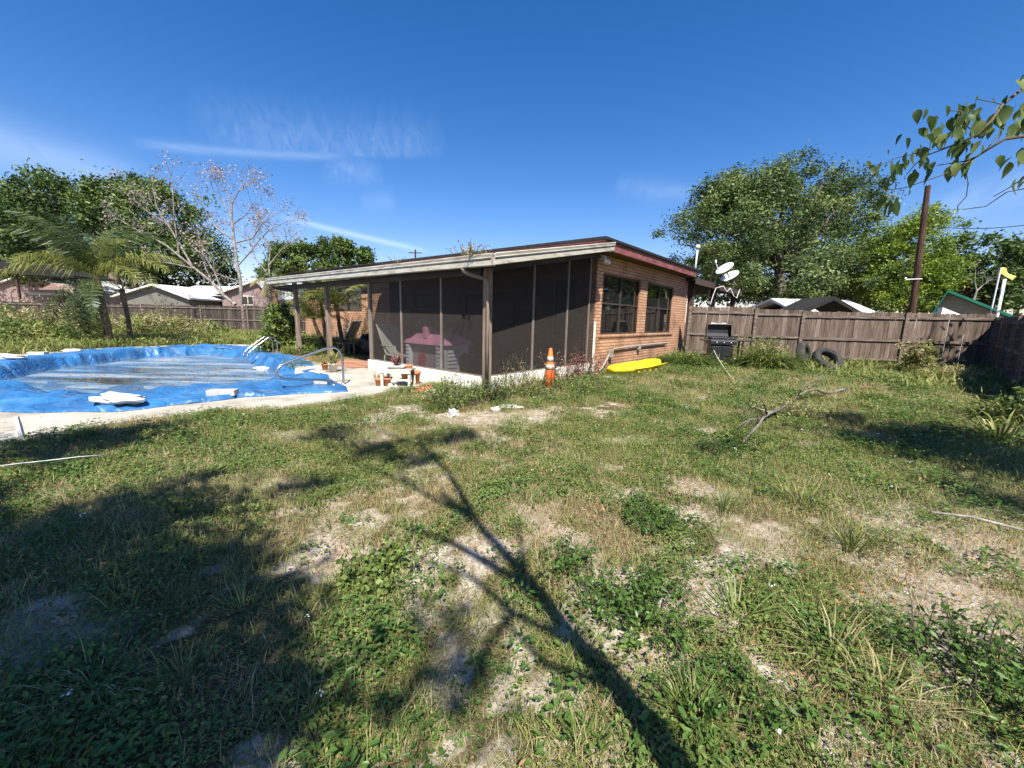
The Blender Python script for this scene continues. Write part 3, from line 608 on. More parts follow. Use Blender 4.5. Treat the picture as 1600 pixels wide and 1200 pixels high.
# screen bays and their bars
ub = [5.42, 6.67, 8.13, 9.46]
for i in range(3):
    s = MB(); s.prism([hp(5.47, ub[i] + .02, .30), hp(5.47, ub[i + 1] - .02, .30), hp(5.47, ub[i + 1] - .02, 2.22), hp(5.47, ub[i] + .02, 2.22)], (.002, 0, 0)); part('insect_screen', s, M['screen'], house)
for u in ub[1:3]:
    s = MB(); hb(s, 5.45, 5.49, u - .022, u + .022, .30, 2.22); part('screen_post', s, M['alu'], house)
s = MB(); hb(s, 5.45, 5.49, 5.42, 9.46, .275, .31); part('screen_rail', s, M['alu'], house)
vb = [5.56, 6.94, 8.28, 9.30, 9.63]
for i in range(4):
    s = MB(); a, b = vb[i] + .02, vb[i + 1] - .02
    s.prism([hp(a, 5.37, .30), hp(b, 5.37, .30), hp(b, 5.37, pz(b) - .12), hp(a, 5.37, pz(a) - .12)], (0, .002, 0)); part('insect_screen', s, M['screen'], house)
for v in vb[1:4]:
    s = MB(); hb(s, v - .022, v + .022, 5.35, 5.39, .30, pz(v) - .11); part('screen_post', s, M['alu'], house)
s = MB(); hb(s, 5.56, 9.63, 5.35, 5.39, .275, .31); part('screen_rail', s, M['alu'], house)
# downspout from gutter to the corner post
s = MB(); s.tube([hp(5.05, 5.55, 2.31), hp(5.07, 5.55, 2.26), hp(5.14, 5.47, 2.20), hp(5.34, 5.27, 2.13), hp(5.37, 5.22, 2.05), hp(5.37, 5.22, .1)], .038, 8); part('downspout', s, M['post'], house, True)
s = MB(); s.tube([hp(5.03, 15.1, 2.39), hp(5.05, 15.1, 2.30), hp(5.2, 14.9, 2.24), hp(5.5, 14.4, 2.16), hp(5.52, 14.29, 2.05)], .045, 8); part('downspout', s, M['dark_frame'], house, True)
# pale corner strip, conduit along the brick, flood light
s = MB(); hb(s, 9.60, 9.66, 5.325, 5.36, .28, 1.4); part('corner_trim', s, M['white_paint'], house)
s = MB(); s.tube([hp(9.7, 5.2, .06), hp(10.0, 5.25, .10), hp(10.3, 5.3, .28), hp(10.55, 5.31, .52), hp(10.8, 5.31, .62), hp(12.6, 5.31, .65), hp(15.0, 5.31, .66), hp(15.08, 5.31, .5)], .028, 8)
s.box((12.5 - V0, 5.26 - U0, .52), (12.62 - V0, 5.36 - U0, .70)); s.box((10.5 - V0, 5.26 - U0, .38), (10.66 - V0, 5.36 - U0, .60)); part('conduit_pipe', s, M['pipe_grey'], house, False)
s = MB(); s.lathe([(.02, 0), (.05, .02), (.065, .1), (.06, .12)], hp(9.5, 5.12, 3.0), 10, M=Matrix.Rotation(R(150), 3, 'X')); part('flood_light', s, M['white_plastic'], house, True); s = MB(); s.lathe([(.02, 0), (.05, .02), (.065, .1), (.06, .12)], hp(9.75, 5.15, 3.0), 10, M=Matrix.Rotation(R(140), 3, 'Y')); s.box((9.67 - V0, 5.2 - U0, 3.0), (9.8 - V0, 5.36 - U0, 3.1)); part('flood_light', s, M['white_plastic'], house, True)
# lower carport wing behind
s = MB(); hb(s, 16.75, 25, 5.0, 11, 3.06, 3.18); cpr = part('carport_roof', s, M['shingle'], house)
s = MB(); hb(s, 16.76, 24.97, 4.96, 4.999, 2.92, 3.15); part('fascia', s, M['soffit'], cpr)
for v in (17.3, 20.5, 24.5):
    s = MB(); hb(s, v, v + .2, 5.2, 5.4, -.05, 3.055); part('carport_post', s, M['soffit'], house)
s = MB(); hb(s, 17.2, 25, 10.8, 11, 0, 3.05); part('carport_wall', s, M['brown_wall'], house)

# ------------------------------------------------------------------ leaf clouds
def rot_quads(c, s, asp, nrm_up=.3, g=rng, droop=0):
    """n random leaf quads (rhombs) at centres c (n,3) of half length s (n,)"""
    n = len(c); d = g.normal(size=(n, 3)); d[:, 2] = d[:, 2] * .7 - droop; d /= np.linalg.norm(d, axis=1)[:, None] + 1e-9
    w = g.normal(size=(n, 3)); w[:, 2] *= (1 - nrm_up); w -= d * (w * d).sum(1)[:, None]; w /= np.linalg.norm(w, axis=1)[:, None] + 1e-9
    s = s[:, None]; a = c - d * s; b = c + w * s * asp; e = c + d * s; f = c - w * s * asp
    return np.stack([a, b, e, f], 1).reshape(-1, 3)
def leaf_cloud(ells, ncl, per, clr, leaf, m, name, parent=None, seed=1, asp=.45, hollow=.55, lo=-.75, dark=.0, origin=(0, 0, 0), droop=0):
    """crown of leaf sized faces: clusters spread over the shells of several ellipsoids (x,y,z,rx,ry,rz)"""
    g = np.random.default_rng(seed); vol = np.array([e[3] * e[5] for e in ells]); pr_ = vol / vol.sum(); CC = []; T = []
    for i in range(ncl):
        e = ells[g.choice(len(ells), p=pr_)]
        while True:
            d = g.normal(size=3); d /= np.linalg.norm(d)
            if d[2] > lo: break
        r = hollow + (1 - hollow) * g.random() ** .6; r *= 1 + .15 * g.normal()
        c = np.array(e[:3]) + d * r * np.array(e[3:]); k = int(per * g.uniform(.5, 1.5)); rr = clr * g.uniform(.6, 1.5)
        p = c + g.normal(size=(k, 3)) * rr * np.array([.55, .55, .38]); CC.append(p)
        base = g.uniform(.05, .95); T.append(np.clip(base + g.normal(size=k) * .14, 0, 1))
    P = np.concatenate(CC) - np.array(origin); T = np.concatenate(T); s = leaf * g.uniform(.6, 1.3, len(P))
    V = rot_quads(P, s, asp, g=g, droop=droop); F = np.arange(len(V)).reshape(-1, 4)
    return link(name, np_mesh(name, V, F, m, T), parent)
def limbs(mb, base, tips, r0, jit=.25, seed=3, n=6, fork=.35, t=.5):
    rg = random.Random(seed); base = Vector(base)
    for tip in tips:
        tip = Vector(tip); pts = []; rad = []
        for i in range(n + 1):
            k = i / n; p = base.lerp(tip, k) + Vector((rg.uniform(-1, 1), rg.uniform(-1, 1), rg.uniform(-.5, .8))) * jit * math.sin(math.pi * k); pts.append(p); rad.append(r0 * (1 - k) ** .8 + .012)
        mb.tube(pts, rad, 6, t, cap=False)
    return mb
def tree(name, label, cat, base, ells, m, ncl, per, clr, leaf, tr=.25, seed=1, group=None, bark='trunk', ntips=9, **k):
    base = Vector(base); root = thing(name, label, cat, base, group=group)
    rg = random.Random(seed); mb = MB(); top = Vector((np.mean([e[0] for e in ells]), np.mean([e[1] for e in ells]), np.mean([e[2] - e[5] * .6 for e in ells])))
    split = base.lerp(top, .75)
    mb.tube([q - base for q in (base + Vector((0, 0, -.2)), base.lerp(split, .5) + Vector((rg.uniform(-.2, .2), 0, 0)), split)], [tr * 1.3, tr, tr * .8], 9, cap=False)
    tips = []
    for i in range(ntips):
        e = ells[i % len(ells)]; d = Vector((rg.gauss(0, 1), rg.gauss(0, 1), rg.uniform(-.1, 1))).normalized()
        tips.append(Vector((e[0] + d.x * e[3] * .85, e[1] + d.y * e[4] * .85, e[2] + d.z * e[5] * .85)) - base)
    limbs(mb, split - base, tips, tr * .6, .3, seed); part('trunk', mb, M[bark], root, True)
    leaf_cloud(ells, ncl, per, clr, leaf, M[m], 'crown', root, seed, origin=base, **k); return root
def ell(px, py, d, wx, wz, wy=None):        # ellipsoid seen at a photo pixel, half sizes in pixels
    c = atd(px, py, d); k = d / FPX; return (c.x, c.y, c.z, wx * k, (wy or wx) * k, wz * k)
def gnd(px, d): p = atd(px, 520, d); return Vector((p.x, p.y, 0))

# ------------------------------------------------------------------ trees beyond the fences
TG = 'trees growing beyond the back fences'
tree('oak_tree', 'dense dark green tree with the broadest crown, behind the bare trees', 'tree', gnd(190, 44), [ell(120, 330, 44, 85, 48), ell(230, 335, 45, 80, 45), ell(170, 380, 43, 130, 55), ell(280, 400, 46, 60, 50), ell(60, 395, 42, 60, 50), ell(75, 310, 44, 38, 28), ell(160, 300, 44, 30, 22), ell(225, 305, 45, 35, 24)], 'oak_dark', 420, 150, 1.05, .19, .5, 11, TG, ntips=14)
tree('lime_tree', 'yellowish green leafy tree at the far end of the long fence', 'tree', gnd(20, 38), [ell(20, 385, 38, 55, 45), ell(-40, 380, 38, 60, 60), ell(60, 420, 37, 40, 30)], 'oak', 230, 80, .9, .16, .3, 12, TG)
tree('evergreen_tree', 'dark bushy tree rising just behind the patio roof end', 'tree', gnd(450, 38), [ell(445, 412, 38, 24, 26), ell(425, 432, 38, 16, 24), ell(492, 408, 39, 28, 24), ell(478, 392, 39, 10, 12), ell(505, 388, 39, 10, 12), ell(437, 392, 39, 9, 10)], 'oak_dark', 150, 100, .5, .15, .25, 13, TG)
tree('evergreen_tree', 'small dark round-topped tree peeking over the middle of the patio roof', 'tree', gnd(550, 42), [ell(538, 398, 42, 13, 22), ell(568, 404, 42, 12, 16), ell(531, 384, 42, 7, 9)], 'oak_dark', 80, 70, .45, .2, .25, 14, TG)
tree('shade_tree', 'largest green tree with airy crown behind the satellite dishes', 'tree', gnd(1220, 30), [ell(1190, 330, 30, 85, 62), ell(1130, 380, 29, 78, 66), ell(1290, 370, 31, 85, 75), ell(1215, 420, 29, 120, 62), ell(1150, 300, 30, 42, 36), ell(1245, 292, 30, 48, 34), ell(1320, 310, 31, 42, 38), ell(1095, 340, 30, 34, 36), ell(1350, 440, 31, 50, 42), ell(1210, 272, 30, 26, 18)], 'olive', 560, 190, .72, .11, .4, 15, TG, ntips=22, hollow=.4, lo=-1, asp=.42)
tree('lime_tree', 'bright yellow green tree behind the leaning utility pole', 'tree', gnd(1420, 26), [ell(1420, 380, 26, 50, 40), ell(1455, 345, 26, 24, 22), ell(1415, 440, 25, 62, 44), ell(1460, 430, 25, 30, 40), ell(1375, 400, 26, 26, 30)], 'lime', 280, 110, .42, .085, .2, 16, TG, hollow=.3, lo=-.9)
tree('wild_tree', 'thin dark layered tree between the utility pole and the flags', 'tree', gnd(1510, 27), [ell(1515, 378, 27, 34, 14), ell(1500, 410, 27, 38, 14), ell(1525, 440, 27, 34, 16), ell(1495, 455, 27, 26, 18)], 'oak_dark', 130, 40, .5, .13, .1, 17, TG, hollow=.2)
tree('wild_tree', 'ragged dark tree behind the yellow flag and corner fence', 'tree', gnd(1590, 24), [ell(1590, 395, 24, 36, 14), ell(1575, 430, 24, 46, 26), ell(1620, 460, 24, 60, 40), ell(1560, 470, 24, 40, 26), ell(1640, 400, 24, 50, 40)], 'oak_dark', 220, 45, .5, .13, .14, 18, TG, hollow=.2)
tree('red_shrub', 'rusty red leafed shrub below the thin dark tree', 'shrub', gnd(1522, 25), [ell(1518, 452, 25, 14, 14), ell(1528, 470, 25, 12, 12)], 'red_leaf', 40, 30, .35, .09, .05, 19, ntips=5, hollow=.1)
tree('hedge_tree', 'dark understory tree low behind the white roofed house', 'tree', gnd(1360, 36), [ell(1350, 455, 36, 60, 26), ell(1240, 455, 36, 70, 26), ell(1130, 450, 37, 60, 30), ell(1440, 468, 34, 60, 22), ell(1400, 476, 33, 50, 14), ell(1500, 470, 33, 40, 20)], 'oak_dark', 340, 45, .8, .2, .2, 20, TG)
tree('hedge_tree', 'dull green low tree mass behind the pink gabled house', 'tree', gnd(60, 50), [ell(40, 440, 50, 80, 30), ell(200, 440, 50, 80, 30), ell(330, 440, 52, 40, 26)], 'oak', 240, 45, 1.0, .25, .2, 21, TG)

# bare trees
def bare_tree(name, label, base, trunk, branches, m, leafpts, lm, seed, rtr=.14, lsize=.1, group=None, per=10, clr=.28, twign=3):
    base = Vector(base); root = thing(name, label, 'tree', base, group=group); rg = random.Random(seed); mb = MB()
    tp = [Vector(p) - base for p in trunk]; mb.tube(tp, [rtr * (1 - .55 * i / (len(tp) - 1)) for i in range(len(tp))], 8, cap=False)
    P = []
    def grow(p, d, ln, r, dep):
        pts = [p]; k = 4
        for i in range(k):
            d = (d + Vector((rg.gauss(0, .16), rg.gauss(0, .16), rg.gauss(.03, .14)))).normalized(); p = p + d * ln / k; pts.append(p)
        mb.tube(pts, [r * (1 - .5 * i / k) for i in range(k + 1)], 5, cap=False)
        if dep == 0: P.append(p); return
        for i in range(twign):
            dd = (d + Vector((rg.gauss(0, .55), rg.gauss(0, .55), rg.gauss(.1, .4)))).normalized(); grow(pts[rg.choice((2, 3, 4, 4))], dd, ln * rg.uniform(.55, .8), r * .5, dep - 1)
    for b in branches:
        pts = [Vector(q) - base for q in b[0]]; r = b[1]
        mb.tube(pts, [r * (1 - .6 * i / (len(pts) - 1)) for i in range(len(pts))], 6, cap=False)
        for j in range(1, len(pts)):
            d = (pts[j] - pts[j - 1]).normalized()
            for q in range(b[3] if len(b) > 3 else 2):
                dd = (d + Vector((rg.gauss(0, .7), rg.gauss(0, .7), rg.gauss(.25, .45)))).normalized(); grow(pts[j], dd, b[2] * .68, r * .32, 2)
    part('trunk', mb, M[m], root, True)
    g = np.random.default_rng(seed); Q = np.array([tuple(p) for p in P for _ in range(per) if leafpts > rg.random()])
    if len(Q):
        Q = Q + g.normal(size=Q.shape) * clr * .5; V = rot_quads(Q, lsize * g.uniform(.6, 1.3, len(Q)), .5, g=g, droop=.6)
        link('foliage', np_mesh('foliage', V, np.arange(len(V)).reshape(-1, 4), M[lm], g.random(len(Q))), root)
    return root
D = 28.5
def A(*l): return [atd(px, py, D + (q[0] if q else 0)) for px, py, *q in l]
bare_tree('bare_tree', 'upright pale barked bare tree with pinkish dead leaves', gnd(376, D), A((377, 476), (376, 440), (370, 410), (366, 375), (362, 340), (362, 320)),
    [(A((366, 375), (345, 362), (332, 350), (320, 330)), .07, 1.5), (A((362, 340), (350, 318), (335, 300)), .05, 1.4), (A((362, 320), (372, 300), (385, 292)), .045, 1.3), (A((362, 325), (355, 300), (350, 290)), .045, 1.2),
     (A((366, 380), (395, 372), (410, 350), (425, 338)), .06, 1.3), (A((372, 415), (390, 395), (405, 375), (420, 360), (450, 345)), .05, 1.0), (A((364, 350), (385, 335), (395, 320)), .045, 1.2), (A((376, 440), (350, 432), (335, 425)), .04, 1.0)], 'pale_bark', .85, 'pink_leaf', 31, .12, .07, per=7, clr=.34)
bare_tree('bare_tree', 'pale barked bare tree leaning over with drooping tan leaves', gnd(368, D - .6), A((368, 476), (350, 462), (330, 440), (305, 420), (280, 400), (262, 385)),
    [(A((300, 415), (280, 380), (262, 350), (245, 325), (240, 300)), .07, 1.3), (A((262, 385), (240, 372), (215, 360), (190, 345)), .06, 1.3, 3), (A((330, 440), (318, 410), (316, 380)), .05, 1.0), (A((280, 400), (272, 340), (270, 300), (268, 275)), .05, 1.0), (A((262, 350), (230, 330), (205, 310)), .045, 1.2, 3), (A((350, 462), (335, 425), (320, 400), (300, 385)), .06, 1.2), (A((305, 420), (270, 412), (240, 408)), .05, 1.0)], 'pale_bark', .6, 'pink_leaf', 32, .12, .08, per=5, clr=.35)
D = 34
bare_tree('bare_tree', 'fine grey twigged leafless tree beside the evergreens', gnd(420, D), A((420, 476), (422, 440), (420, 415)), [(A((420, 430), (400, 405), (392, 385)), .06, 1.6, 3), (A((420, 415), (422, 390), (415, 375)), .06, 1.6, 3), (A((420, 415), (440, 390), (450, 378)), .06, 1.6, 3)], 'pale_bark', .4, 'pink_leaf', 33, .13, .07, per=8)
D = 23
bare_tree('bare_tree', 'small forked pale sapling behind the green roofed house corner', gnd(1517, D), A((1517, 490), (1521, 470), (1526, 455)), [(A((1526, 455), (1536, 445), (1546, 438)), .04, .6), (A((1526, 455), (1523, 440), (1524, 425)), .04, .6)], 'pale_bark', 0, 'pink_leaf', 34, .09)

# ------------------------------------------------------------------ palms
def frond_mesh(name, ln, m, droop=.9, leafl=.45, n=44, seed=0, wid=.016, rise=.5, stiff=.0, rr=.018):
    g = random.Random(seed); mb = MB(); pts = []; p = Vector((0, 0, 0)); ang = rise; k = 12
    for i in range(k + 1):
        pts.append(p.copy()); ang -= droop * 2 / k * (i / k + .15); p = p + Vector((math.cos(ang), 0, math.sin(ang))) * ln / k
    mb.tube(pts, [rr * (1 - .85 * i / k) for i in range(k + 1)], 5, .9, cap=False)
    for i in range(n):
        f = .12 + .88 * i / (n - 1); x = f * k; a = int(min(x, k - 1)); q = pts[a].lerp(pts[a + 1], x - a); d = (pts[a + 1] - pts[a]).normalized()
        L_ = leafl * (math.sin(math.pi * (f * .85 + .12)) ** .6) * g.uniform(.8, 1.15)
        for sgn in (-1, 1):
            side = Vector((0, sgn, 0)); u = (side * g.uniform(.75, 1) + d * g.uniform(.35, .7) + Vector((0, 0, g.uniform(-.1, .4)))).normalized()
            e1 = q + u * L_ * .5; e2 = q + (u + Vector((0, 0, -.55 - g.random() * .5 + stiff))).normalized() * L_; w = d * wid
            t = min(1, max(0, g.gauss(.5, .2))); mb.add([q - w * .5, q + w * .5, e1 + w, e2, e1 - w], [(0, 1, 2, 4), (4, 2, 3)], t)
    return mb.mesh(name, m)
def palm(name, label, base, crown, tr, specs, fl, mats, seed, cat='palm tree', group=None, **k):
    base = Vector(base); crown = Vector(crown); root = thing(name, label, cat, base, group=group); mb = MB(); c = crown - base
    n = 9; mb.tube([Vector((0, 0, -.1)).lerp(c, i / n) + Vector((math.sin(i * .6) * .03 * c.length, 0, 0)) * (1 - i / n) for i in range(n + 1)], [tr * (1.35 - .5 * i / n) * (1 + .12 * (i % 2)) for i in range(n + 1)], 10, cap=False)
    part('trunk', mb, M['palm_bark'], root, True); meshes = {}
    for i, (a, rise, ln, mi) in enumerate(specs):
        key = (mi, i % 3)
        if key not in meshes: meshes[key] = frond_mesh('frond', fl, M[mats[mi]], seed=seed + i, **k)
        f = link('frond', meshes[key], root, c); f.rotation_euler = (0, -rise, a); f.scale = (ln,) * 3
    return root
rp = random.Random(5)
pb = at(170, 540); pc_ = atd(152, 432, pb.y - .1)
specs = [(R(-8), .30, 1.05, 1), (R(-25), .15, 1.0, 1), (R(12), .45, 1.0, 1), (R(178), .35, 1.05, 1), (R(195), .15, 1.0, 1), (R(160), .5, 1.0, 1), (R(130), .9, .95, 0), (R(60), .9, .95, 0), (R(100), 1.1, .9, 0), (R(240), .8, .9, 0), (R(290), .7, .9, 0), (R(215), 1.05, .95, 0), (R(250), -1.0, .85, 0), (R(200), -1.15, .8, 0), (R(280), -1.2, .8, 0), (R(310), -.3, .9, 0), (R(225), -.9, .7, 0), (R(170), -1.1, .75, 0), (R(150), .85, 1.0, 0), (R(330), .6, 1.0, 1), (R(195), .75, 1.0, 0), (R(110), .6, 1.0, 0), (R(80), 1.2, .9, 0), (R(265), 1.15, .85, 0), (R(175), 1.0, .95, 0), (R(20), .95, .9, 0), (R(235), -1.25, .9, 0), (R(260), -1.3, .75, 0), (R(190), -.6, .9, 0), (R(350), .1, .9, 1), (R(270), .3, .9, 1)]
palm('queen_palm', 'tall arching palm with hanging dark fronds beyond the pool', pb, pc_, .105, specs, 3.2, ('palm', 'palm_gold'), 50, droop=1.0, leafl=.75, n=50, wid=.019, rise=.25)
pb = at(205, 536); mb = MB(); r_ = thing('dead_palm', 'thin dark second palm trunk with dried dangling fronds', 'palm tree', pb); top = atd(190, 452, pb.y) - pb
mb.tube([Vector((0, 0, -.1)), top * .5 + Vector((.05, 0, 0)), top], [.11, .08, .10], 9, cap=False); part('trunk', mb, M['palm_bark'], r_, True)
fm = frond_mesh('dry_frond', 1.7, M['dry_grass'], 1.4, .3, 26, 3, .008, .6)
for i in range(7): f = link('dry_frond', fm, r_, top); f.rotation_euler = (0, -rp.uniform(-.9, .5), rp.uniform(0, 6.28))
# pygmy date palms against the brick wall
for lab, (bx, by), (cx, cy), nf in (('pygmy date palm leaning toward the patio window, middle trunk of three', (508, 540), (502, 470), 16), ('pygmy date palm with nearly upright dark trunk below the window', (533, 545), (527, 478), 16), ('lowest pygmy date palm, its trunk leaning strongly beside the bush', (507, 546), (490, 500), 13)):
    d_ = {508: 17.6, 533: 16.8, 507: 16.5}[bx]; b_ = gnd(bx, d_); c_ = atd(cx, cy, d_ - .15)
    palm('date_palm', lab, b_, c_, .07, [(rp.uniform(0, 6.28), rp.uniform(-.2, .9), rp.uniform(.8, 1.1), i % 3 == 0) for i in range(int(nf * 1.6))], 1.6, ('palm_gold', 'palm'), 70 + bx, group='pygmy date palms by the brick wall', droop=1.0, leafl=.30, n=38, wid=.011, rise=.5, rr=.01)
d_ = 22; b_ = gnd(432, d_); c_ = atd(428, 437, d_)
palm('fan_palm', 'shaggy palm with drooping tan fronds at the far end of the patio roof', b_, c_, .16, [(rp.uniform(0, 6.28), rp.uniform(-1.3, -.1), rp.uniform(.6, 1.0), 0) for i in range(16)] + [(rp.uniform(0, 6.28), rp.uniform(0, .9), rp.uniform(.7, 1.0), 1) for i in range(8)], 1.3, ('dry_grass', 'palm'), 90, droop=1.0, leafl=.4, n=30, wid=.016, rise=.3)

# ------------------------------------------------------------------ trees that shade the lawn (trunks outside the frame)
def shade_tree(label, base, nodes, ells, ncl, per, seed, leaf=.055, clr=.34, rtr=.13, m='fg_leaf', extra=(), limbs_=True):
    root = thing('yard_tree', label, 'tree', base); mb = MB(); b = Vector(base)
    mb.tube([Vector(p) - b for p in nodes], [rtr * (1 - .55 * i / (len(nodes) - 1)) for i in range(len(nodes))], 10, cap=False)
    rg = random.Random(seed); last = Vector(nodes[-1]) - b; mid = Vector(nodes[len(nodes) // 2]) - b
    for e in (ells if limbs_ else []):
        for q in range(1):
            tip = Vector(e[:3]) + Vector((rg.uniform(-.7, .7) * e[3], rg.uniform(-.7, .7) * e[4], rg.uniform(-.6, .6) * e[5])) - b
            st = Vector(nodes[rg.randrange(len(nodes) // 2, len(nodes))]) - b; limbs(mb, st, [tip], .014, .18, rg.random(), 5)
    for ln, r in extra: mb.tube([Vector(p) - b for p in ln], [r * (1 - .6 * i / (len(ln) - 1)) for i in range(len(ln))], 7, cap=False)
    part('trunk', mb, M['trunk'], root, True)
    if ncl: leaf_cloud(ells, ncl, per, clr, leaf, M[m], 'crown', root, seed, origin=b, hollow=.1, lo=-1.1, asp=.5)
    return root
SD = Vector((sv.x, sv.y, 0)) / math.tan(R(SUN_EL)) / math.hypot(sv.x, sv.y)
def caster(px, py, z): p = at(px, py); return Vector((p.x, p.y, 0)) + SD * z + Vector((0, 0, z))   # a point at height z whose shadow falls on this ground pixel
cs = caster
def cell(px, py, z, rx, ry, rz): c = cs(px, py, z); return (c.x, c.y, c.z, rx, ry, rz)
nodes = [Vector((.95, .05, -.1)), cs(1050, 1200, 2.1), cs(955, 1065, 2.7), cs(880, 985, 3.2), cs(840, 930, 3.6), cs(800, 880, 4.1), cs(745, 820, 4.8), cs(690, 775, 5.6)]
nodes[0] = Vector((1.35, -1.3, -.1))
extra = [([cs(835, 930, 3.6), cs(760, 880, 4.0), cs(705, 850, 4.5), cs(640, 830, 5.0)], .05), ([cs(820, 905, 3.8), cs(815, 860, 4.4), cs(805, 820, 4.9)], .03), ([cs(900, 1010, 3.1), cs(800, 960, 3.6), cs(740, 905, 4.1), cs(640, 870, 4.7)], .035), ([cs(960, 1075, 2.7), cs(850, 1040, 3.1), cs(780, 960, 3.5)], .03),
         ([cs(745, 820, 4.8), cs(700, 740, 5.4), cs(660, 700, 6.0), cs(560, 660, 6.4)], .04), ([cs(745, 820, 4.8), cs(640, 760, 5.6), cs(540, 720, 6.0)], .035)]
cells = [cell(700, 1010, 6.5, .16, .10, .2), cell(660, 1100, 6.5, .16, .08, .2), cell(750, 1150, 6.5, .14, .07, .2), cell(590, 700, 6.2, .5, .25, .3), cell(520, 680, 6.4, .35, .2, .3), cell(700, 685, 6.0, .4, .15, .3), cell(500, 760, 6.0, .3, .12, .2), cell(640, 720, 6.0, .3, .1, .2)]
extra += [([cs(800, 960, 3.6), cs(760, 1010, 4.6), cs(720, 1080, 6.4), cs(660, 1120, 6.6)], .025), ([cs(640, 760, 5.6), cs(600, 700, 6.2), cs(520, 680, 6.5)], .02)]
shade_tree('leaning tree behind the viewer whose trunk shadow crosses the lawn', nodes[0], nodes, cells, 85, 30, 61, clr=.15, leaf=.04, extra=[(l_, r_ * .75) for l_, r_ in extra], rtr=.062, limbs_=False)
cells2 = [cell(400, 1080, 4.8, .22, .14, .2), cell(330, 1150, 4.6, .3, .12, .2), cell(430, 950, 5.0, .16, .12, .2), cell(280, 930, 5.2, .3, .1, .2), cell(300, 1070, 5.0, .3, .1, .2), cell(470, 1140, 5.0, .14, .08, .2), cell(120, 850, 5.2, .85, .5, .4), cell(250, 800, 5.2, .55, .32, .3), cell(100, 920, 5.0, .9, .35, .4), cell(300, 860, 5.2, .4, .35, .3), cell(90, 700, 5.4, .9, .42, .4), cell(200, 680, 5.4, .45, .3, .3), cell(-80, 800, 5.4, .7, .4, .4), cell(30, 1100, 4.8, .5, .3, .4), cell(170, 1130, 4.8, .5, .4, .4), cell(0, 880, 5, .6, .5, .3)]
b2 = Vector((-5.2, -1.6, -.1)); shade_tree('leafy tree standing beside the viewer that darkens the far lawn edge', b2, [b2, b2 + Vector((.1, .1, 1.6)), b2 + Vector((.5, .3, 3.2)), b2 + Vector((1.0, .6, 4.6))], cells2, 250, 60, 62, clr=.24, rtr=.17)

# upper right: the leafy branch, on its own tree
BD = 2.5
def zb(x, y, dd=0): return atd(1200 + x / 3, 100 + y / 3, BD + dd)
tb = Vector((5.6, 1.4, -.1))
root = thing('mulberry_tree', 'tree beyond the frame whose leafy branch hangs against the blue sky', 'tree', tb); mb = MB()
fork = Vector((5.0, 1.9, 2.9)); mb.tube([(Vector(p) - tb) for p in (tb, (5.5, 1.45, 1.0), (5.4, 1.6, 2.0), fork)], [.15, .12, .1, .07], 10, cap=False)
for j, ln in enumerate(([(1700, 250), (1450, 250), (1200, 338), (1110, 352), (1030, 400), (950, 452), (880, 462), (790, 475)], [(1700, 250), (1330, 60), (1200, 110), (1100, 190), (1050, 262), (985, 330), (870, 380), (740, 430), (690, 470), (640, 530)], [(1110, 290), (1060, 360), (1000, 420), (940, 450)],
                        [(950, 452), (820, 520), (700, 560), (640, 580), (570, 590)], [(1700, 250), (1400, 450), (1200, 535), (1130, 580), (1055, 622)], [(1400, 450), (1200, 585), (1120, 600), (1020, 668), (910, 682)], [(925, 470), (938, 560), (930, 620), (890, 665), (888, 690)], [(870, 380), (800, 400), (760, 330), (735, 330)], [(760, 400), (690, 420), (600, 440), (500, 490)], [(985, 330), (930, 290), (900, 220), (845, 218)], [(1100, 190), (1060, 180), (985, 165)])):
    pts = [zb(x, y, .12 * math.sin(x * .01 + j)) - tb for x, y in ln]
    if ln[0][0] == 1700: pts = [fork - tb] + pts
    rr = .6 * (.022, .02, .007, .006, .014, .008, .004, .005, .006, .006, .005)[j]; mb.tube(pts, [max(.0025, rr * (1 - .85 * i / (len(pts) - 1))) for i in range(len(pts))], 6, cap=False)
part('trunk', mb, M['twig'], root, True)
def leafm(name, m, fold=.25, wid=.52, curl=.3, seg=6):
    mb = MB(); vs = []
    for i in range(seg + 1):
        t = i / seg; w = wid * .5 * math.sin(math.pi * min(1, t ** .75 * 1.0)) * (1 - .25 * t) * 1.15; z = -curl * t * t
        vs += [(t, -w, z + fold * w), (t, 0, z), (t, w, z + fold * w)]
    fs = []
    for i in range(seg): b = i * 3; fs += [(b, b + 3, b + 4, b + 1), (b + 1, b + 4, b + 5, b + 2)]
    mb.add(vs, fs); return mb
lp = [(980, 160), (740, 230), (700, 240), (790, 260), (770, 285), (730, 320), (610, 350), (565, 410), (490, 490), (520, 480), (575, 490), (610, 490), (640, 440), (700, 410), (730, 420), (685, 510), (740, 470), (755, 490), (850, 510), (880, 490), (920, 490), (940, 460), (800, 350), (840, 340), (870, 320), (890, 370), (910, 350), (930, 290), (960, 250), (900, 220), (970, 390), (1000, 320), (1020, 300), (1050, 290), (1100, 250), (1130, 230), (1140, 330), (1160, 250), (1180, 230), (1110, 460), (1180, 420), (1190, 440), (555, 570), (600, 570), (635, 600), (665, 600), (545, 670), (580, 680), (600, 650), (1195, 90), (1110, 165), (1060, 170), (845, 215), (940, 200), (1190, 560), (820, 290), (1210, 300), (1215, 200), (1230, 260), (1170, 300), (860, 400), (900, 400), (770, 350), (1250, 420), (1260, 120), (1280, 330), (1240, 60), (1300, 200), (640, 480), (595, 500), (500, 500), (960, 300), (985, 260)]
small = {(980, 160), (610, 350), (565, 410), (555, 570), (600, 570), (635, 600), (665, 600), (1110, 165), (1060, 170), (790, 260)}
base_leaf = leafm('leaf', None); V = []; F = []; T = []; rl = random.Random(4)
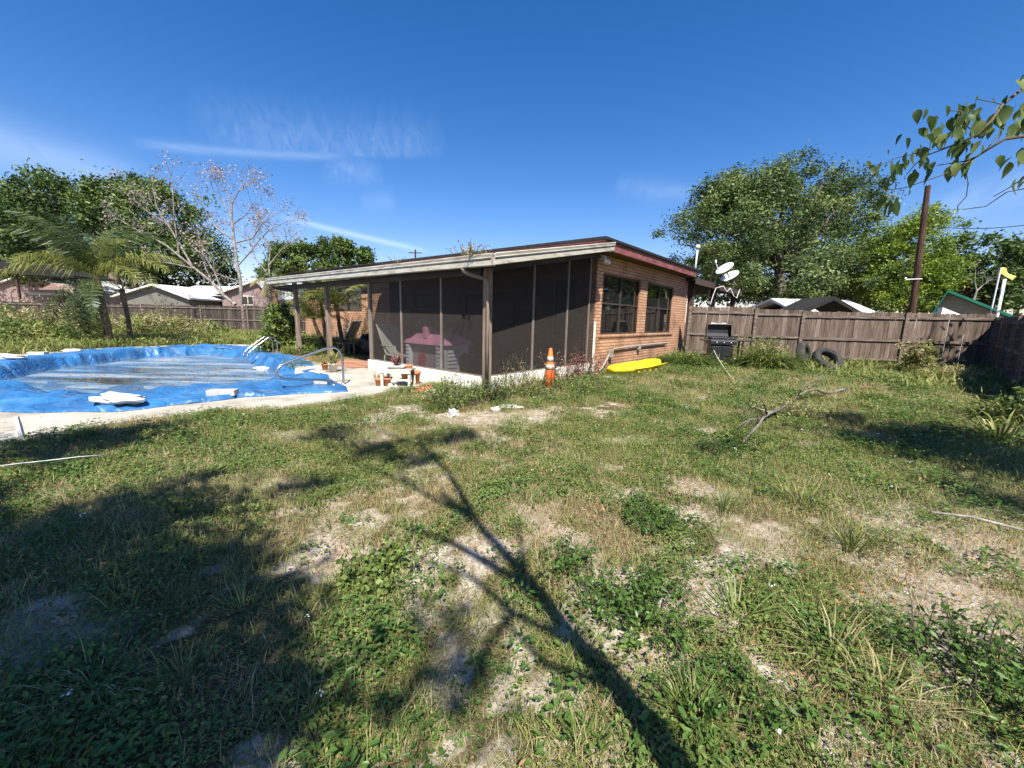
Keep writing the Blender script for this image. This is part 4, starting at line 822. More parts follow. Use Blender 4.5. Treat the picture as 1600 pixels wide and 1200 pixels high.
for x, y in lp:
    for rep in range(3 if (x, y) not in small and rl.random() < .75 else 1):
        c = zb(x + rl.uniform(-22, 22) * rep, y + rl.uniform(-22, 22) * rep, rl.uniform(-.15, .15)) - tb; s_ = (.075 if (x, y) not in small else .05) * rl.uniform(.6, 1.3)
        Rm = Matrix.Rotation(rl.uniform(0, 6.28), 3, 'Z') @ Matrix.Rotation(rl.uniform(.7, 1.45), 3, 'Y') @ Matrix.Rotation(rl.uniform(-.9, .9), 3, 'X')
        b = len(V); V += [tuple(c + Rm @ (Vector(q) - Vector((.45, 0, 0))) * s_) for q in base_leaf.v]; F += [tuple(i + b for i in f) for f in base_leaf.f]; T += [rl.uniform(.1, 1)] * len(base_leaf.f)
link('foliage', np_mesh('foliage', V, F, M['fg_leaf'], T, True), root)
leaf_cloud([(5.6, 1.5, 4.2, 1.2, 1.0, .9), cell(1380, 690, 4.2, .55, .25, .2), cell(1480, 700, 4.4, .55, .35, .3), cell(1300, 655, 4.6, .5, .22, .2), cell(1560, 735, 4.4, .5, .4, .3), cell(1580, 790, 4.2, .4, .4, .3)], 150, 40, .34, .06, M['fg_leaf'], 'crown', root, 64, origin=tb, hollow=.1, lo=-1.1)
# trees beyond the right edge
tree('yard_tree', 'broad shading tree growing outside the corner fence', 'tree', (17.2, 6.5, 0), [(16.4, 7.6, 5.0, 2.6, 2.6, 1.7), (15.4, 8.3, 3.8, 1.4, 1.4, 1.2), (18.5, 9.5, 4.2, 1.8, 2.0, 1.6)], 'oak', 200, 55, .6, .12, .2, 65)
tree('yard_tree', 'low dark tree leaning over the shady lawn corner', 'tree', (12.2, 4.6, 0), [(11.6, 4.4, 3.6, 1.3, 1.2, .9), (12.6, 6.3, 3.0, .9, 1.2, 1.0)], 'oak', 110, 50, .45, .09, .14, 66)

# ------------------------------------------------------------------ wooden fences
def fence(name, label, nodes, h, seed=1, bw=.14, gap=.006, miss=0, m='fence', group='weathered board fences'):
    """nodes: post positions; boards with clipped tops between them, rails on the yard side"""
    g = random.Random(seed); b0 = Vector(nodes[0]); root = thing(name, label, 'fence', b0, group=group)
    for i in range(len(nodes) - 1):
        a = Vector(nodes[i]) - b0; b = Vector(nodes[i + 1]) - b0; ln = (b - a).length; d = (b - a).normalized(); nr = Vector((d.y, -d.x, 0))
        if (nr.dot(-(Vector(nodes[i])))) < 0: nr = -nr       # toward the camera side
        ha = h[i] if isinstance(h, (list, tuple)) else h; mb = MB(); n = max(1, int(ln / (bw + gap))); w = ln / n; sag = g.uniform(.0, .05)
        for k in range(n):
            if g.random() < miss: continue
            p = a + d * (k * w); z1 = ha - sag * math.sin(math.pi * k / n) + g.uniform(-.018, .018); t = min(1, max(0, g.gauss(.5, .24))); q = nr * g.uniform(-.006, .006); e = w - g.uniform(.002, .012); c_ = .028; th = -nr * .018
            tl = g.uniform(-.006, .006)
            mb.prism([p + q + Vector((0, 0, -.05)), p + q + d * e + Vector((0, 0, -.05)), p + q + d * (e + tl) + Vector((0, 0, z1 - c_)), p + q + d * (e - c_ + tl) + Vector((0, 0, z1)), p + q + d * (c_ + tl) + Vector((0, 0, z1)), p + q + d * tl + Vector((0, 0, z1 - c_))], th, t)
        part('panel', mb, M[m], root)
        mb = MB()
        for zf in (.88, .47, .12):
            z = ha * zf; dz = g.uniform(-.02, .02); p0 = a + d * .06 + nr * .008; p1 = b - d * .04 + nr * .008
            mb.prism([p0 + Vector((0, 0, z)), p1 + Vector((0, 0, z + dz)), p1 + Vector((0, 0, z + dz + .085)), p0 + Vector((0, 0, z + .085))], nr * .036, g.random())
        part('rail', mb, M['fence_rail'], root)
    for i, p in enumerate(nodes):
        p = Vector(p) - b0; i2 = min(i, len(nodes) - 2); d = (Vector(nodes[i2 + 1]) - Vector(nodes[i2])).normalized(); nr = Vector((d.y, -d.x, 0))
        if nr.dot(-Vector(nodes[i])) < 0: nr = -nr
        ha = h[min(i, len(h) - 1)] if isinstance(h, (list, tuple)) else h; mb = MB(); o = nr * .045
        Mx = Matrix.Translation(p + o) @ Matrix.Rotation(math.atan2(d.y, d.x), 4, 'Z')
        mb.box((-.05, -.04, -.1), (.05, .06, ha + g.uniform(-.03, .02)), M=Mx, t=g.random()); part('post', mb, M['fence_rail'], root)
    return root
FR = [gnd(1075, 15.5), gnd(1177, 15.0), gnd(1251, 14.7), gnd(1412, 13.9), gnd(1552, 13.2)]
def ztop(px, py, d): return atd(px, py, d).z
HR = [ztop(1120, 479, 15.2), ztop(1210, 483, 14.9), ztop(1330, 487, 14.3), ztop(1480, 489, 13.6), 1.8]
fence('wooden_fence', 'weathered grey brown board fence behind the black grill and the tires', FR, HR, 3)
fence('wooden_fence', 'shaded board fence turning from the corner toward the viewer', [FR[-1] + Vector((.0, -.12, 0)), Vector((14.35, 11.6, 0)), Vector((12.75, 10.1, 0)), Vector((11.2, 8.6, 0)), Vector((9.9, 7.2, 0)), Vector((8.6, 5.7, 0)), Vector((7.4, 4.0, 0))], [1.82, 1.80, 1.78, 1.76, 1.76, 1.76, 1.76], 4)
lf = [(-75, 28.2), (3, 27.8), (100, 27.6), (150, 27.5), (227, 27.4), (318, 27.2), (390, 27.0), (470, 26.8), (555, 26.6)]
fence('wooden_fence', 'long dark board fence beyond the pool with brambles along its foot', [gnd(*q) for q in lf], [1.86, 1.84, 1.80, 1.82, 1.84, 1.84, 1.86, 1.86, 1.86], 5, bw=.15, miss=.012, m='fence_old')

# ------------------------------------------------------------------ neighbouring houses
def gable(name, label, px0, px1, d, pyr, pye, pyb, wall, roofm, depth=7, over=.35, pxr=None, group='neighbouring houses', win=(), trim='white_paint', rot=0):
    """gable end facing the yard, seen between two photo columns: ridge, eave and wall foot rows"""
    a = gnd(px0, d); b = gnd(px1, d); k_ = b.x / b.y; ux, uy = math.cos(R(rot)), math.sin(R(rot)); w = (k_ * a.y - a.x) / (ux - k_ * uy)
    root = thing(name, label, 'house', a, R(rot), group=group); dm = d + uy * w * .5; zr = atd((px0 + px1) / 2, pyr, dm).z; ze = atd(px0, pye, d).z
    xr = w * ((pxr - px0) / (px1 - px0)) if pxr else w / 2
    mb = MB(); mb.prism([(0, 0, -.1), (w, 0, -.1), (w, 0, ze), (xr, 0, zr), (0, 0, ze)], (0, depth, 0)); part('wall', mb, M[wall], root)
    sl1 = (zr - ze) / xr; sl2 = (zr - ze) / (w - xr); e1 = Vector((-over, -over, ze - over * sl1 + .02)); e2 = Vector((w + over, -over, ze - over * sl2 + .02)); r_ = Vector((xr, -over, zr + .02)); t = Vector((0, 0, .14))
    mb = MB(); mb.prism([e1, r_, r_ + t, e1 + t], (0, depth + over * 2, 0)); mb.prism([r_ + Vector((.003, 0, 0)), e2, e2 + t, r_ + t + Vector((.003, 0, 0))], (0, depth + over * 2, 0)); rf = part('roof', mb, M[roofm], root)
    mb = MB(); f = Vector((0, -.02, 0)); mb.prism([e1 + f, r_ + f, r_ + t + f, e1 + t + f], (0, -.03, 0)); mb.prism([r_ + f + Vector((.003, 0, 0)), e2 + f, e2 + t + f, r_ + t + f + Vector((.003, 0, 0))], (0, -.03, 0)); part('fascia', mb, M[trim], rf)
    for (x0, x1, y0, y1) in win:
        xa = (gnd(x0, d) - a).x; xb = (gnd(x1, d) - a).x; za = atd(x0, y1, d).z; zb_ = atd(x0, y0, d).z; mb = MB(); k = .07
        for q in ((xa, xa + k, za, zb_), (xb - k, xb, za, zb_), (xa + k, xb - k, za, za + k), (xa + k, xb - k, zb_ - k, zb_), ((xa + xb) / 2 - .03, (xa + xb) / 2 + .03, za + k, zb_ - k)): mb.box((q[0], -.05, q[2]), (q[1], .0, q[3]))
        fr = part('window', mb, M['white_paint'], root); mb = MB(); mb.box((xa + k, -.03, za + k), (xb - k, -.02, zb_ - k)); part('pane', mb, M['glass'], fr)
    return root
gable('neighbour_house', 'pinkish gabled house behind the fence and the palm fronds', -8, 128, 37, 431, 452, 490, 'pink_siding', 'sage_roof', pxr=62)
gable('garden_shed', 'low grey green gabled shed with pale metal roof', 194, 301, 33, 447, 464, 490, 'grey_siding', 'sage_roof', pxr=252)
gable('neighbour_house', 'pink gabled house with white roof beside the leaning bare trees', 352, 428, 34, 440, 460, 490, 'pink_siding', 'sage_roof', pxr=410, win=((383, 401, 462, 477),))
a = gnd(283, 36.5); root = thing('neighbour_house', 'brown low house with a pale framed window between shed and pink house', 'house', a, group='neighbouring houses'); w = gnd(372, 36.5).x - a.x
mb = MB(); mb.box((0, 0, -.1), (w, 6, 3.0)); part('wall', mb, M['brown_wall'], root)
mb = MB(); mb.prism([(-.6, -.5, 2.95), (-.6, 3, 3.9), (-.6, 6.4, 3.0), (-.6, 6.4, 2.9), (-.6, 3, 3.78), (-.6, -.5, 2.83)], (w + 1.2, 0, 0)); part('roof', mb, M['sage_roof'], root)
xa = gnd(298, 36.5).x - a.x; xb = gnd(337, 36.5).x - a.x; mb = MB()
for q in ((xa, xa + .08, 1.9, 2.75), (xb - .08, xb, 1.9, 2.75), (xa + .08, xb - .08, 1.9, 1.98), (xa + .08, xb - .08, 2.67, 2.75), ((xa + xb) / 2 - .05, (xa + xb) / 2 + .05, 1.98, 2.67)): mb.box((q[0], -.06, q[2]), (q[1], 0, q[3]))
fr = part('window', mb, M['white_paint'], root); mb = MB(); mb.box((xa + .08, -.03, 1.98), (xb - .08, -.02, 2.67)); part('pane', mb, M['glass'], fr)
# dark lean-to roof in front of the pink house, and its small porch gable
a = gnd(-60, 31); root = thing('carport', 'dark flat lean-to roof on posts in front of the pinkish house', 'carport', a); w = gnd(128, 31).x - a.x
z0 = atd(-60, 422, 31).z; z1 = atd(30, 412, 31).z; z2 = atd(128, 431, 31).z; xm = gnd(32, 31).x - a.x
mb = MB(); mb.prism([(0, 0, z0), (w, 0, z2 - .16), (w, 0, z2), (xm, 0, z1 + .2), (0, 0, z1 + .12)], (0, 3.2, 0)); part('roof', mb, M['shingle'], root)
for x in (.3, xm, w - .3):
    mb = MB(); mb.box((x - .06, .3, 0), (x + .06, .42, z0 - .02)); part('post', mb, M['soffit'], root)
a = gnd(57, 35.6); root = thing('porch_gable', 'small cream edged porch gable in front of the pinkish house wall', 'porch', a); w = gnd(122, 35.6).x - a.x; ze = atd(60, 457, 35.6).z
mb = MB(); mb.prism([(0.3, 0, ze), (w - .3, 0, ze), (w * .6, 0, ze + .85)], (0, 1.2, 0)); part('gable', mb, M['pink_siding'], root)
mb = MB(); mb.box((0, -.1, ze - .22), (w, 1.3, ze - .003)); part('beam', mb, M['cream'], root)
for x in (.1, w - .2): mb = MB(); mb.box((x, 0, 0), (x + .12, .12, ze - .225)); part('post', mb, M['cream'], root)
# right side houses
a = gnd(1232, 23); root = thing('neighbour_house', 'white roofed house glimpsed under the largest tree', 'house', a, group='neighbouring houses'); w = gnd(1362, 23).x - a.x
mb = MB(); mb.box((.4, .5, -.1), (w - .4, 4, 2.25)); part('wall', mb, M['brown_wall'], root)
zt = atd(1290, 468, 25).z; mb = MB(); mb.prism([(0, 0, 2.3), (0, 2.0, zt), (0, 4.6, 2.4), (0, 4.6, 2.28), (0, 2.0, zt - .15), (0, 0, 2.2)], (w, 0, 0)); part('roof', mb, M['sage_roof'], root)
a = gnd(1246, 18.5); root = thing('open_shed', 'dark open gable canopy just beyond the middle fence boards', 'shed', a); w = gnd(1345, 18.5).x - a.x; zt = atd(1292, 469, 18.5).z
for s0, s1 in (((0, 1.85), (w / 2, zt)), ((w / 2 + .003, zt), (w, 1.85))):
    mb = MB(); mb.prism([(s0[0], 0, s0[1]), (s1[0], 0, s1[1]), (s1[0], 0, s1[1] + .18), (s0[0], 0, s0[1] + .18)], (0, 2, 0)); part('roof', mb, M['shingle'], root)
mb = MB(); mb.box((.4, .1, 1.9), (w - .4, .2, 2.05)); part('beam', mb, M['soffit'], root)
for x in (.5, w - .6): mb = MB(); mb.box((x, .1, 0), (x + .12, .22, 1.88)); part('post', mb, M['soffit'], root)
gable('neighbour_house', 'grey walled house with sloping green roof edge by the flags', 1452, 1562, 22, 457, 492, 505, 'grey_siding', 'green_trim', pxr=1470, trim='green_trim', depth=3, rot=-47)
mb = MB(); a = gnd(1462, 18.6); mb.prism([(0, 0, 0), (gnd(1512, 18.6).x - a.x, 0, 0), (gnd(1502, 18.6).x - a.x, 0, 2.0), (.1, 0, atd(1467, 480, 18.6).z)], (0, .2, 0)); o = link('garden_wall', mb.mesh('garden_wall', M['stucco']), loc=a); tag(o, 'white stucco wall piece below the green roof edge', 'wall')

# ------------------------------------------------------------------ poles, wires, flags, dishes
b = gnd(1424, 17); t = atd(1450, 290, 17) - b; root = thing('utility_pole', 'reddish brown leaning wooden pole rising above the fence', 'utility pole', b)
mb = MB(); mb.tube([Vector((0, 0, -.3)), t * .5, t], [.13, .115, .09], 12); part('pole', mb, M['pole'], root)
mb = MB(); q = t * .48; mb.tube([q + Vector((-.5, -.05, 0)), q + Vector((.1, -.13, .03))], .022, 6); mb.lathe([(.03, 0), (.045, .04), (.03, .09)], q + Vector((-.5, -.05, 0)), 8); part('insulator', mb, M['white_plastic'], root)
b = gnd(650, 62); root = thing('utility_pole', 'distant utility pole with crossarm peeking over the patio roof', 'utility pole', b); t = atd(649, 390, 62) - b
mb = MB(); mb.tube([(0, 0, 0), t], [.16, .12], 8); part('pole', mb, M['pole'], root)
mb = MB(); mb.box((t.x - 1.0, -.18, t.z - .55), (t.x + 1.0, -.13, t.z - .42)); part('crossarm', mb, M['pole'], root)
for x in (-.9, -.4, .4, .9): mb = MB(); mb.lathe([(.04, 0), (.07, .06), (.03, .14)], (t.x + x, -.15, t.z - .42), 8); part('insulator', mb, M['concrete_block'], root)
def wire(label, a, b, sag, r=.012):
    a = Vector(a); b = Vector(b); mb = MB(); pts = [a.lerp(b, i / 14) - Vector((0, 0, sag * 4 * (i / 14) * (1 - i / 14))) - a for i in range(15)]; mb.tube(pts, r, 4, cap=False)
    o = link('overhead_wire', mb.mesh('overhead_wire', M['wire']), loc=a); tag(o, label, 'wire', 'overhead wires')
wire('thin dark wire running from the leaning pole out beyond the red shrub', atd(1445, 352, 17), atd(1680, 338, 15), .25, .014)
wire('slack pale wire crossing the largest tree toward the leaning pole', atd(1080, 345, 24), atd(1440, 398, 17.2), .7, .01)
wire('wire from the leaning pole low across the yellow green tree', atd(1439, 395, 17), atd(1180, 332, 26), .3, .01)
b = gnd(1541, 14.6); t = atd(1564, 418, 14.6) - b; root = thing('flag_pole', 'slim white pole carrying a limp yellow flag', 'flag', b, group='poles beyond the fence corner')
mb = MB(); mb.tube([(0, 0, 0), t], .022, 8); part('pole', mb, M['white_plastic'], root)
vs = []; fs = []; nu = 12
for i in range(nu + 1):
    for j in range(7):
        f = i / nu; g_ = j / 6; p = t + Vector((.02 + .55 * f, -.06 * math.sin(f * 9 + g_ * 2) * (.3 + f), -.28 * f - .26 * g_ * (1 - .35 * f) + .05 * math.sin(f * 6))); vs.append(p)
for i in range(nu):
    for j in range(6): a = i * 7 + j; fs.append((a, a + 7, a + 8, a + 1))
mb = MB().add(vs, fs); o = part('flag', mb, M['flag'], root, True); sd = o.modifiers.new('s', 'SOLIDIFY'); sd.thickness = .004
b = gnd(1553, 14.9); t = atd(1570, 436, 14.9) - b; mb = MB(); mb.tube([(0, 0, 0), t], .045, 10); o = link('flag_pole', mb.mesh('flag_pole', M['stone_white'], True), loc=b); tag(o, 'bare thicker greenish pole close to the yellow flag', 'pole', 'poles beyond the fence corner')
# satellite dishes on the carport wing
dd = 17.8
def dish(label, px, py, ax, az_, tilt, r, hang):
    c = atd(px, py, dd); root = thing('satellite_dish', label, 'satellite dish', c, group='satellite dishes'); Mx = Vector((-.684 + az_, -.2, .69)).normalized().to_track_quat('-Y', 'Z').to_matrix()
    mb = MB(); n = 28; k = 5; vs = [Mx @ Vector((0, .10, 0))]; fs = []
    for i in range(1, k + 1):
        q = i / k
        for j in range(n): th = 2 * math.pi * j / n; vs.append(Mx @ Vector((math.cos(th) * r * q, .10 * (1 - q * q) , math.sin(th) * r * .86 * q)))
    for j in range(n): fs.append((0, 1 + (j + 1) % n, 1 + j))
    for i in range(k - 1):
        for j in range(n): a = 1 + i * n + j; b_ = 1 + i * n + (j + 1) % n; fs.append((a, b_, b_ + n, a + n))
    mb.add(vs, fs); o = part('reflector', mb, M['white_plastic'], root, True); s_ = o.modifiers.new('s', 'SOLIDIFY'); s_.thickness = .012
    mb = MB(); tip = Mx @ Vector((0, -.48, -.20)); mb.tube([Mx @ Vector((0, .0, -r * .85)), tip], .018, 6); mb.tube([tip, tip + Vector((.02, .05, .12))], .035, 8); part('feed_arm', mb, M['white_plastic'], root)
    mb = MB(); mb.tube([Mx @ Vector((0, .11, 0)), hang - c], .028, 8); part('mast', mb, M['alu'], root)
hg = atd(1146, 446, dd + .1)
dish('upper tilted white satellite dish above the carport roof edge', 1132, 419, 0, 0, 0, .41, hg)
dish('lower tilted white satellite dish with a rust stain, below its twin', 1140, 431, 0, .08, 0, .41, hg + Vector((.12, 0, 0)))
b = atd(1086, 420, 17.3); root = thing('vent_pipe', 'slender white pipe with round cap on the roof corner', 'vent pipe', b); t = atd(1090, 389, 17.3) - b
mb = MB(); mb.tube([Vector((0, 0, -.3)), t], .035, 10); mb.lathe([(.02, -.02), (.09, .03), (.1, .1), (.06, .16), (.01, .17)], t, 12); link('pipe', mb.mesh('pipe', M['white_plastic'], True), root)
mb = MB()
for ln in ([(1094, 478), (1103, 470), (1110, 476), (1114, 462), (1119, 450), (1130, 447), (1136, 456), (1141, 450)], [(1141, 450), (1146, 462), (1151, 466), (1156, 452)]): mb.tube([atd(x, y, 17.2) for x, y in ln], .018, 6, cap=False)
o = link('loose_cable', mb.mesh('loose_cable', M['stone_white'], True)); tag(o, 'looping pale cables hanging below the satellite dishes', 'cable')
mb = MB()
for ln in ([(1105, 478), (1112, 430), (1116, 398)], [(1112, 478), (1120, 430)], [(1098, 465), (1109, 436)]): mb.tube([atd(x, y, 17.6) for x, y in ln], .014, 5, cap=False)
o = link('antenna_rods', mb.mesh('antenna_rods', M['dark_frame'])); tag(o, 'thin dark upright rods beside the satellite dishes', 'antenna')

# ------------------------------------------------------------------ things in the yard
# kayak
k0 = at(960, 589); k1 = at(1030, 577); kd = (k1 - k0); kl = kd.length; root = thing('kayak', 'yellow plastic kayak lying in the grass along the brick wall', 'kayak', k0, math.atan2(kd.y, kd.x))
mb = MB(); n = 26; m_ = 20; vs = []; fs = []
for i in range(n + 1):
    t = i / n; w = .36 * (math.sin(math.pi * (t * .93 + .035)) ** .42); hh = .27 + .06 * (1 - t) * t * 2 + .05 * t; zb_ = .02 + .08 * (abs(2 * t - 1) ** 4)
    for j in range(m_):
        th = 2 * math.pi * j / m_; cx, cz = math.cos(th), math.sin(th); sx_ = math.copysign(abs(cx) ** .75, cx); sz_ = math.copysign(abs(cz) ** .8, cz)
        z = zb_ + (hh - zb_) * (.5 + .5 * sz_); y = w * sx_ * (1.06 if abs(cz) < .3 else 1.0)
        if cz > .55 and .2 < t < .82: z -= .12 * (cz - .55) * 2.2
        vs.append((t * kl, y + .1, z))
for i in range(n):
    for j in range(m_): fs.append((i * m_ + j, (i + 1) * m_ + j, (i + 1) * m_ + (j + 1) % m_, i * m_ + (j + 1) % m_))
fs += [tuple(range(m_)), tuple(range(n * m_ + m_ - 1, n * m_ - 1, -1))]
mb.add(vs, fs); o = part('hull', mb, M['yellow'], root, True)
mb = MB(); mb.tube([(.1, -.27, .2), (kl * .5, -.285, .19), (kl - .1, -.26, .22)], .022, 6); part('rim', mb, M['yellow'], root, True)
for f in (.3, .42, .55, .68, .8): mb = MB(); mb.box((kl * f - .05, -.284, .07), (kl * f + .05, -.262, .11)); part('scupper', mb, M['orange'] if False else M['yellow'], root, bevel=.01)
# traffic cone
c = at(858, 611); root = thing('traffic_cone', 'faded orange traffic cone with two white bands in the weeds', 'traffic cone', c, .3); h = .86; rb, rt = .155, .03
def cr(z): return rb + (rt - rb) * z / h
def ring(z0, z1, o_=0): return [(cr(z0) + o_, z0), (cr(z1) + o_, z1)]
mb = MB(); mb.lathe([(cr(.03), .03), (cr(h), h), (cr(h) * .6, h + .005)], n=24); part('cone', mb, M['orange'], root, True)
mb = MB(); mb.box((-.18, -.18, 0), (.18, .18, .03)); part('base', mb, M['rubber'], root, bevel=.01)
for a_, b_ in ((.44, .54), (.60, .70)): mb = MB(); mb.lathe(ring(a_, b_, .003), n=24); part('band', mb, M['cone_white'], root, True)
# barbecue grill
g0 = at(1122, 571); root = thing('barbecue_grill', 'black gas grill with its lid open and one side shelf', 'grill', g0, R(-12))
mb = MB(); mb.box((-.34, -.25, .08), (.34, .28, .70)); part('cabinet', mb, M['black_plastic'], root, bevel=.012)
mb = MB(); mb.box((-.31, -.268, .12), (-.005, -.252, .66)); part('door', mb, M['black_plastic'], root, bevel=.006)
mb = MB(); mb.box((.005, -.268, .12), (.31, -.252, .66)); part('door', mb, M['black_plastic'], root, bevel=.006)
mb = MB(); mb.prism([(-.38, -.30, .72), (-.38, -.30, .84), (-.38, -.24, .90), (-.38, .28, .90), (-.38, .28, .72)], (.80, 0, 0)); part('control_panel', mb, M['black_plastic'], root, bevel=.01)
for x in (-.2, .02, .24): mb = MB(); mb.lathe([(.034, 0), (.036, .02), (.026, .035), (.02, .04)], (x, -.30, .785), 14, M=Matrix.Rotation(R(90), 3, 'X')); part('knob', mb, M['chrome'], root, True)
mb = MB(); mb.box((-.36, -.22, .905), (.40, .27, .955)); part('firebox', mb, M['black_plastic'], root, bevel=.01)
mb = MB()                                                # open lid: a hollow half shell standing at the back
shell = [(.30, .96), (.46, .98), (.55, 1.08), (.56, 1.22), (.50, 1.34), (.42, 1.38)]
vs = [];  n = len(shell)
for y, z in shell: vs += [(-.36, y, z), (.40, y, z)]
mb.add(vs, [(2 * i, 2 * i + 1, 2 * i + 3, 2 * i + 2) for i in range(n - 1)])
for x in (-.375, .40): mb.prism([(x, y, z) for y, z in shell], (.015, 0, 0))
o = part('lid', mb, M['black_plastic'], root); sd = o.modifiers.new('s', 'SOLIDIFY'); sd.thickness = .008
mb = MB(); mb.tube([(-.22, .50, 1.34), (-.22, .54, 1.42), (.26, .54, 1.42), (.26, .50, 1.34)], .012, 6); part('handle', mb, M['chrome'], root, True)
mb = MB(); mb.box((.43, -.24, .84), (.98, .22, .875)); part('side_shelf', mb, M['black_plastic'], root, bevel=.008)
mb = MB(); mb.box((-.62, -.22, .84), (-.385, .22, .875)); part('side_shelf', mb, M['black_plastic'], root, bevel=.008)
for x in (.60,): mb = MB(); mb.box((x, -.22, .0), (x + .05, -.17, .838)); mb.box((x, .15, .0), (x + .05, .2, .838)); mb.box((x, -.168, .3), (x + .05, .148, .34)); part('leg', mb, M['black_plastic'], root)
mb = MB(); mb.lathe([(.08, 0), (.1, .03), (.1, .2), (.06, .26)], (.5, .02, .02), 14); part('gas_bottle', mb, M['white_plastic'], root, True)
for x in (-.3, .3): mb = MB(); mb.lathe([(.03, -.02), (.05, -.018), (.05, .018), (.03, .02)], (x, -.2, .05), 14, M=Matrix.Rotation(R(90), 3, 'Y')); part('wheel', mb, M['rubber'], root, True)
# tires
def tire(label, c, Mx, r=.36, w=.11):
    root = thing('car_tire', label, 'tire', c, group='old tires by the fence'); mb = MB(); n = 40; pf = []
    for k in range(14):
        th = 2 * math.pi * k / 14; pf.append((r - .10 + .10 * math.copysign(abs(math.cos(th)) ** .7, math.cos(th)), w * math.copysign(abs(math.sin(th)) ** .6, math.sin(th))))
    vs = []; fs = []; K = len(pf)
    for i in range(n):
        a = 2 * math.pi * i / n; o_ = .006 * (i % 2)
        for k, (rr, z) in enumerate(pf): q = rr + (o_ if rr > r - .03 else 0); vs.append(Mx @ Vector((q * math.cos(a), q * math.sin(a), z)))
    for i in range(n):
        for k in range(K): fs.append((i * K + k, ((i + 1) % n) * K + k, ((i + 1) % n) * K + (k + 1) % K, i * K + (k + 1) % K))
    mb.add(vs, fs); part('tread', mb, M['rubber'], root, True)
    mb = MB(); vs = []; fs = []
    for i in range(n):
        a = 2 * math.pi * i / n
        for rr, z in ((r - .13, w * .8), (r - .19, w * .86), (r - .19, w * .7), (r - .13, w * .6)): vs.append(Mx @ Vector((rr * math.cos(a), rr * math.sin(a), z)))
    for i in range(n):
        for k in range(4): fs.append((i * 4 + k, ((i + 1) % n) * 4 + k, ((i + 1) % n) * 4 + (k + 1) % 4, i * 4 + (k + 1) % 4))
    mb.add(vs, fs); part('bead', mb, M['rubber'], root, True)
c = at(1300, 579); tire('black tire leaning nearly flat against the fence foot', c + Vector((0, .25, .33)), Matrix.Rotation(R(4), 3, 'Z') @ Matrix.Rotation(R(46), 3, 'X'), .45, .13)
c = at(1263, 577); tire('black tire standing on its tread, turned sideways beside the flat one', c + Vector((0, .3, .42)), Matrix.Rotation(R(42), 3, 'Z') @ Matrix.Rotation(R(78), 3, 'X'), .45, .13)

# fallen branch
rg = random.Random(8)
def gl(*l): return [at(x, y, z + .03) for x, y, z in l]
o0 = at(1200, 655); root = thing('fallen_branch', 'grey crooked dead branch with twigs lying on the lawn', 'branch', o0); mb = MB()
for ln, r in (([(1328, 607, .03), (1312, 610, .10), (1300, 614, .06), (1285, 613, .14), (1275, 608, .22), (1262, 611, .2), (1248, 618, .14), (1238, 626, .08)], .045), ([(1238, 626, .08), (1222, 640, .1), (1205, 645, .14), (1196, 655, .12), (1186, 662, .1), (1176, 678, .04), (1164, 692, .02)], .04),
              ([(1200, 647, .16), (1192, 632, .35), (1187, 620, .55)], .018), ([(1205, 645, .14), (1188, 640, .2), (1172, 632, .22), (1162, 628, .2)], .016), ([(1172, 632, .22), (1174, 622, .35), (1176, 612, .4)], .01), ([(1162, 628, .2), (1166, 645, .15), (1172, 660, .1), (1180, 675, .05)], .01), ([(1190, 655, .12), (1175, 655, .16), (1160, 662, .12), (1150, 668, .1)], .012), ([(1175, 655, .16), (1165, 668, .08), (1155, 672, .04)], .008),
              ([(1248, 618, .14), (1252, 606, .3), (1262, 600, .36), (1280, 590, .4), (1300, 572, .5), (1318, 562, .45)], .012), ([(1252, 606, .3), (1256, 596, .36), (1250, 592, .4)], .008), ([(1262, 602, .34), (1278, 600, .3), (1284, 588, .4)], .007), ([(1186, 662, .1), (1183, 640, .4)], .008), ([(1188, 655, .1), (1200, 640, .3), (1198, 630, .4)], .007)):
    pts = [p - o0 for p in gl(*ln)]; pts = [p + Vector((rg.gauss(0, .012), rg.gauss(0, .02), 0)) for p in pts]; mb.tube(pts, [r * .7 * (1 - .55 * i / (len(pts) - 1)) for i in range(len(pts))], 7)
part('wood', mb, M['dry_wood'], root, True)
for i in range(24):
    p = at(rg.uniform(1160, 1260), rg.uniform(628, 668)) - o0; d = Vector((rg.gauss(0, 1), rg.gauss(0, 1), rg.uniform(.1, .8))).normalized() * rg.uniform(.15, .4); mb = MB(); mb.tube([p, p + d * .5 + Vector((0, 0, .03)), p + d], [.006, .004, .002], 4, cap=False); part('twig', mb, M['twig'], root)
for lab, ln in (('pale thin stick lying near the shaded corner fence', [(1425, 664, .03), (1450, 672, .04), (1490, 688, .02)]), ('shorter pale stick beside the longer one in the shade', [(1408, 667, .03), (1432, 679, .03)]), ('long dry stalk lying across the lawn below the corner', [(1455, 800, .05), (1520, 808, .04), (1598, 828, .03)])):
    p = gl(*ln); mb = MB(); mb.tube([q - p[0] for q in p], .009, 6); o = link('dry_stick', mb.mesh('dry_stick', M['pale_bark'], True), loc=p[0]); tag(o, lab, 'stick', 'dry sticks on the lawn')
p = gl((1115, 547, .55), (1122, 560, .3), (1135, 580, .1), (1150, 598, .04), (1165, 612, .03)); mb = MB(); mb.tube([q - p[0] for q in p], .008, 5); o = link('garden_hose', mb.mesh('garden_hose', M['cream'], True), loc=p[0]); tag(o, 'thin pale cord trailing from the grill across the grass', 'cord')
p = at(36, 689); mb = MB(); mb.box((-.018, -.012, 0), (.018, .012, .27)); mb.box((-.016, .012, .05), (.016, .02, .2)); o = link('marker_stake', mb.mesh('marker_stake', M['white_plastic']), loc=p); o.rotation_euler = (0, R(-4), .3); tag(o, 'short white stake stuck in the deck edge', 'stake')
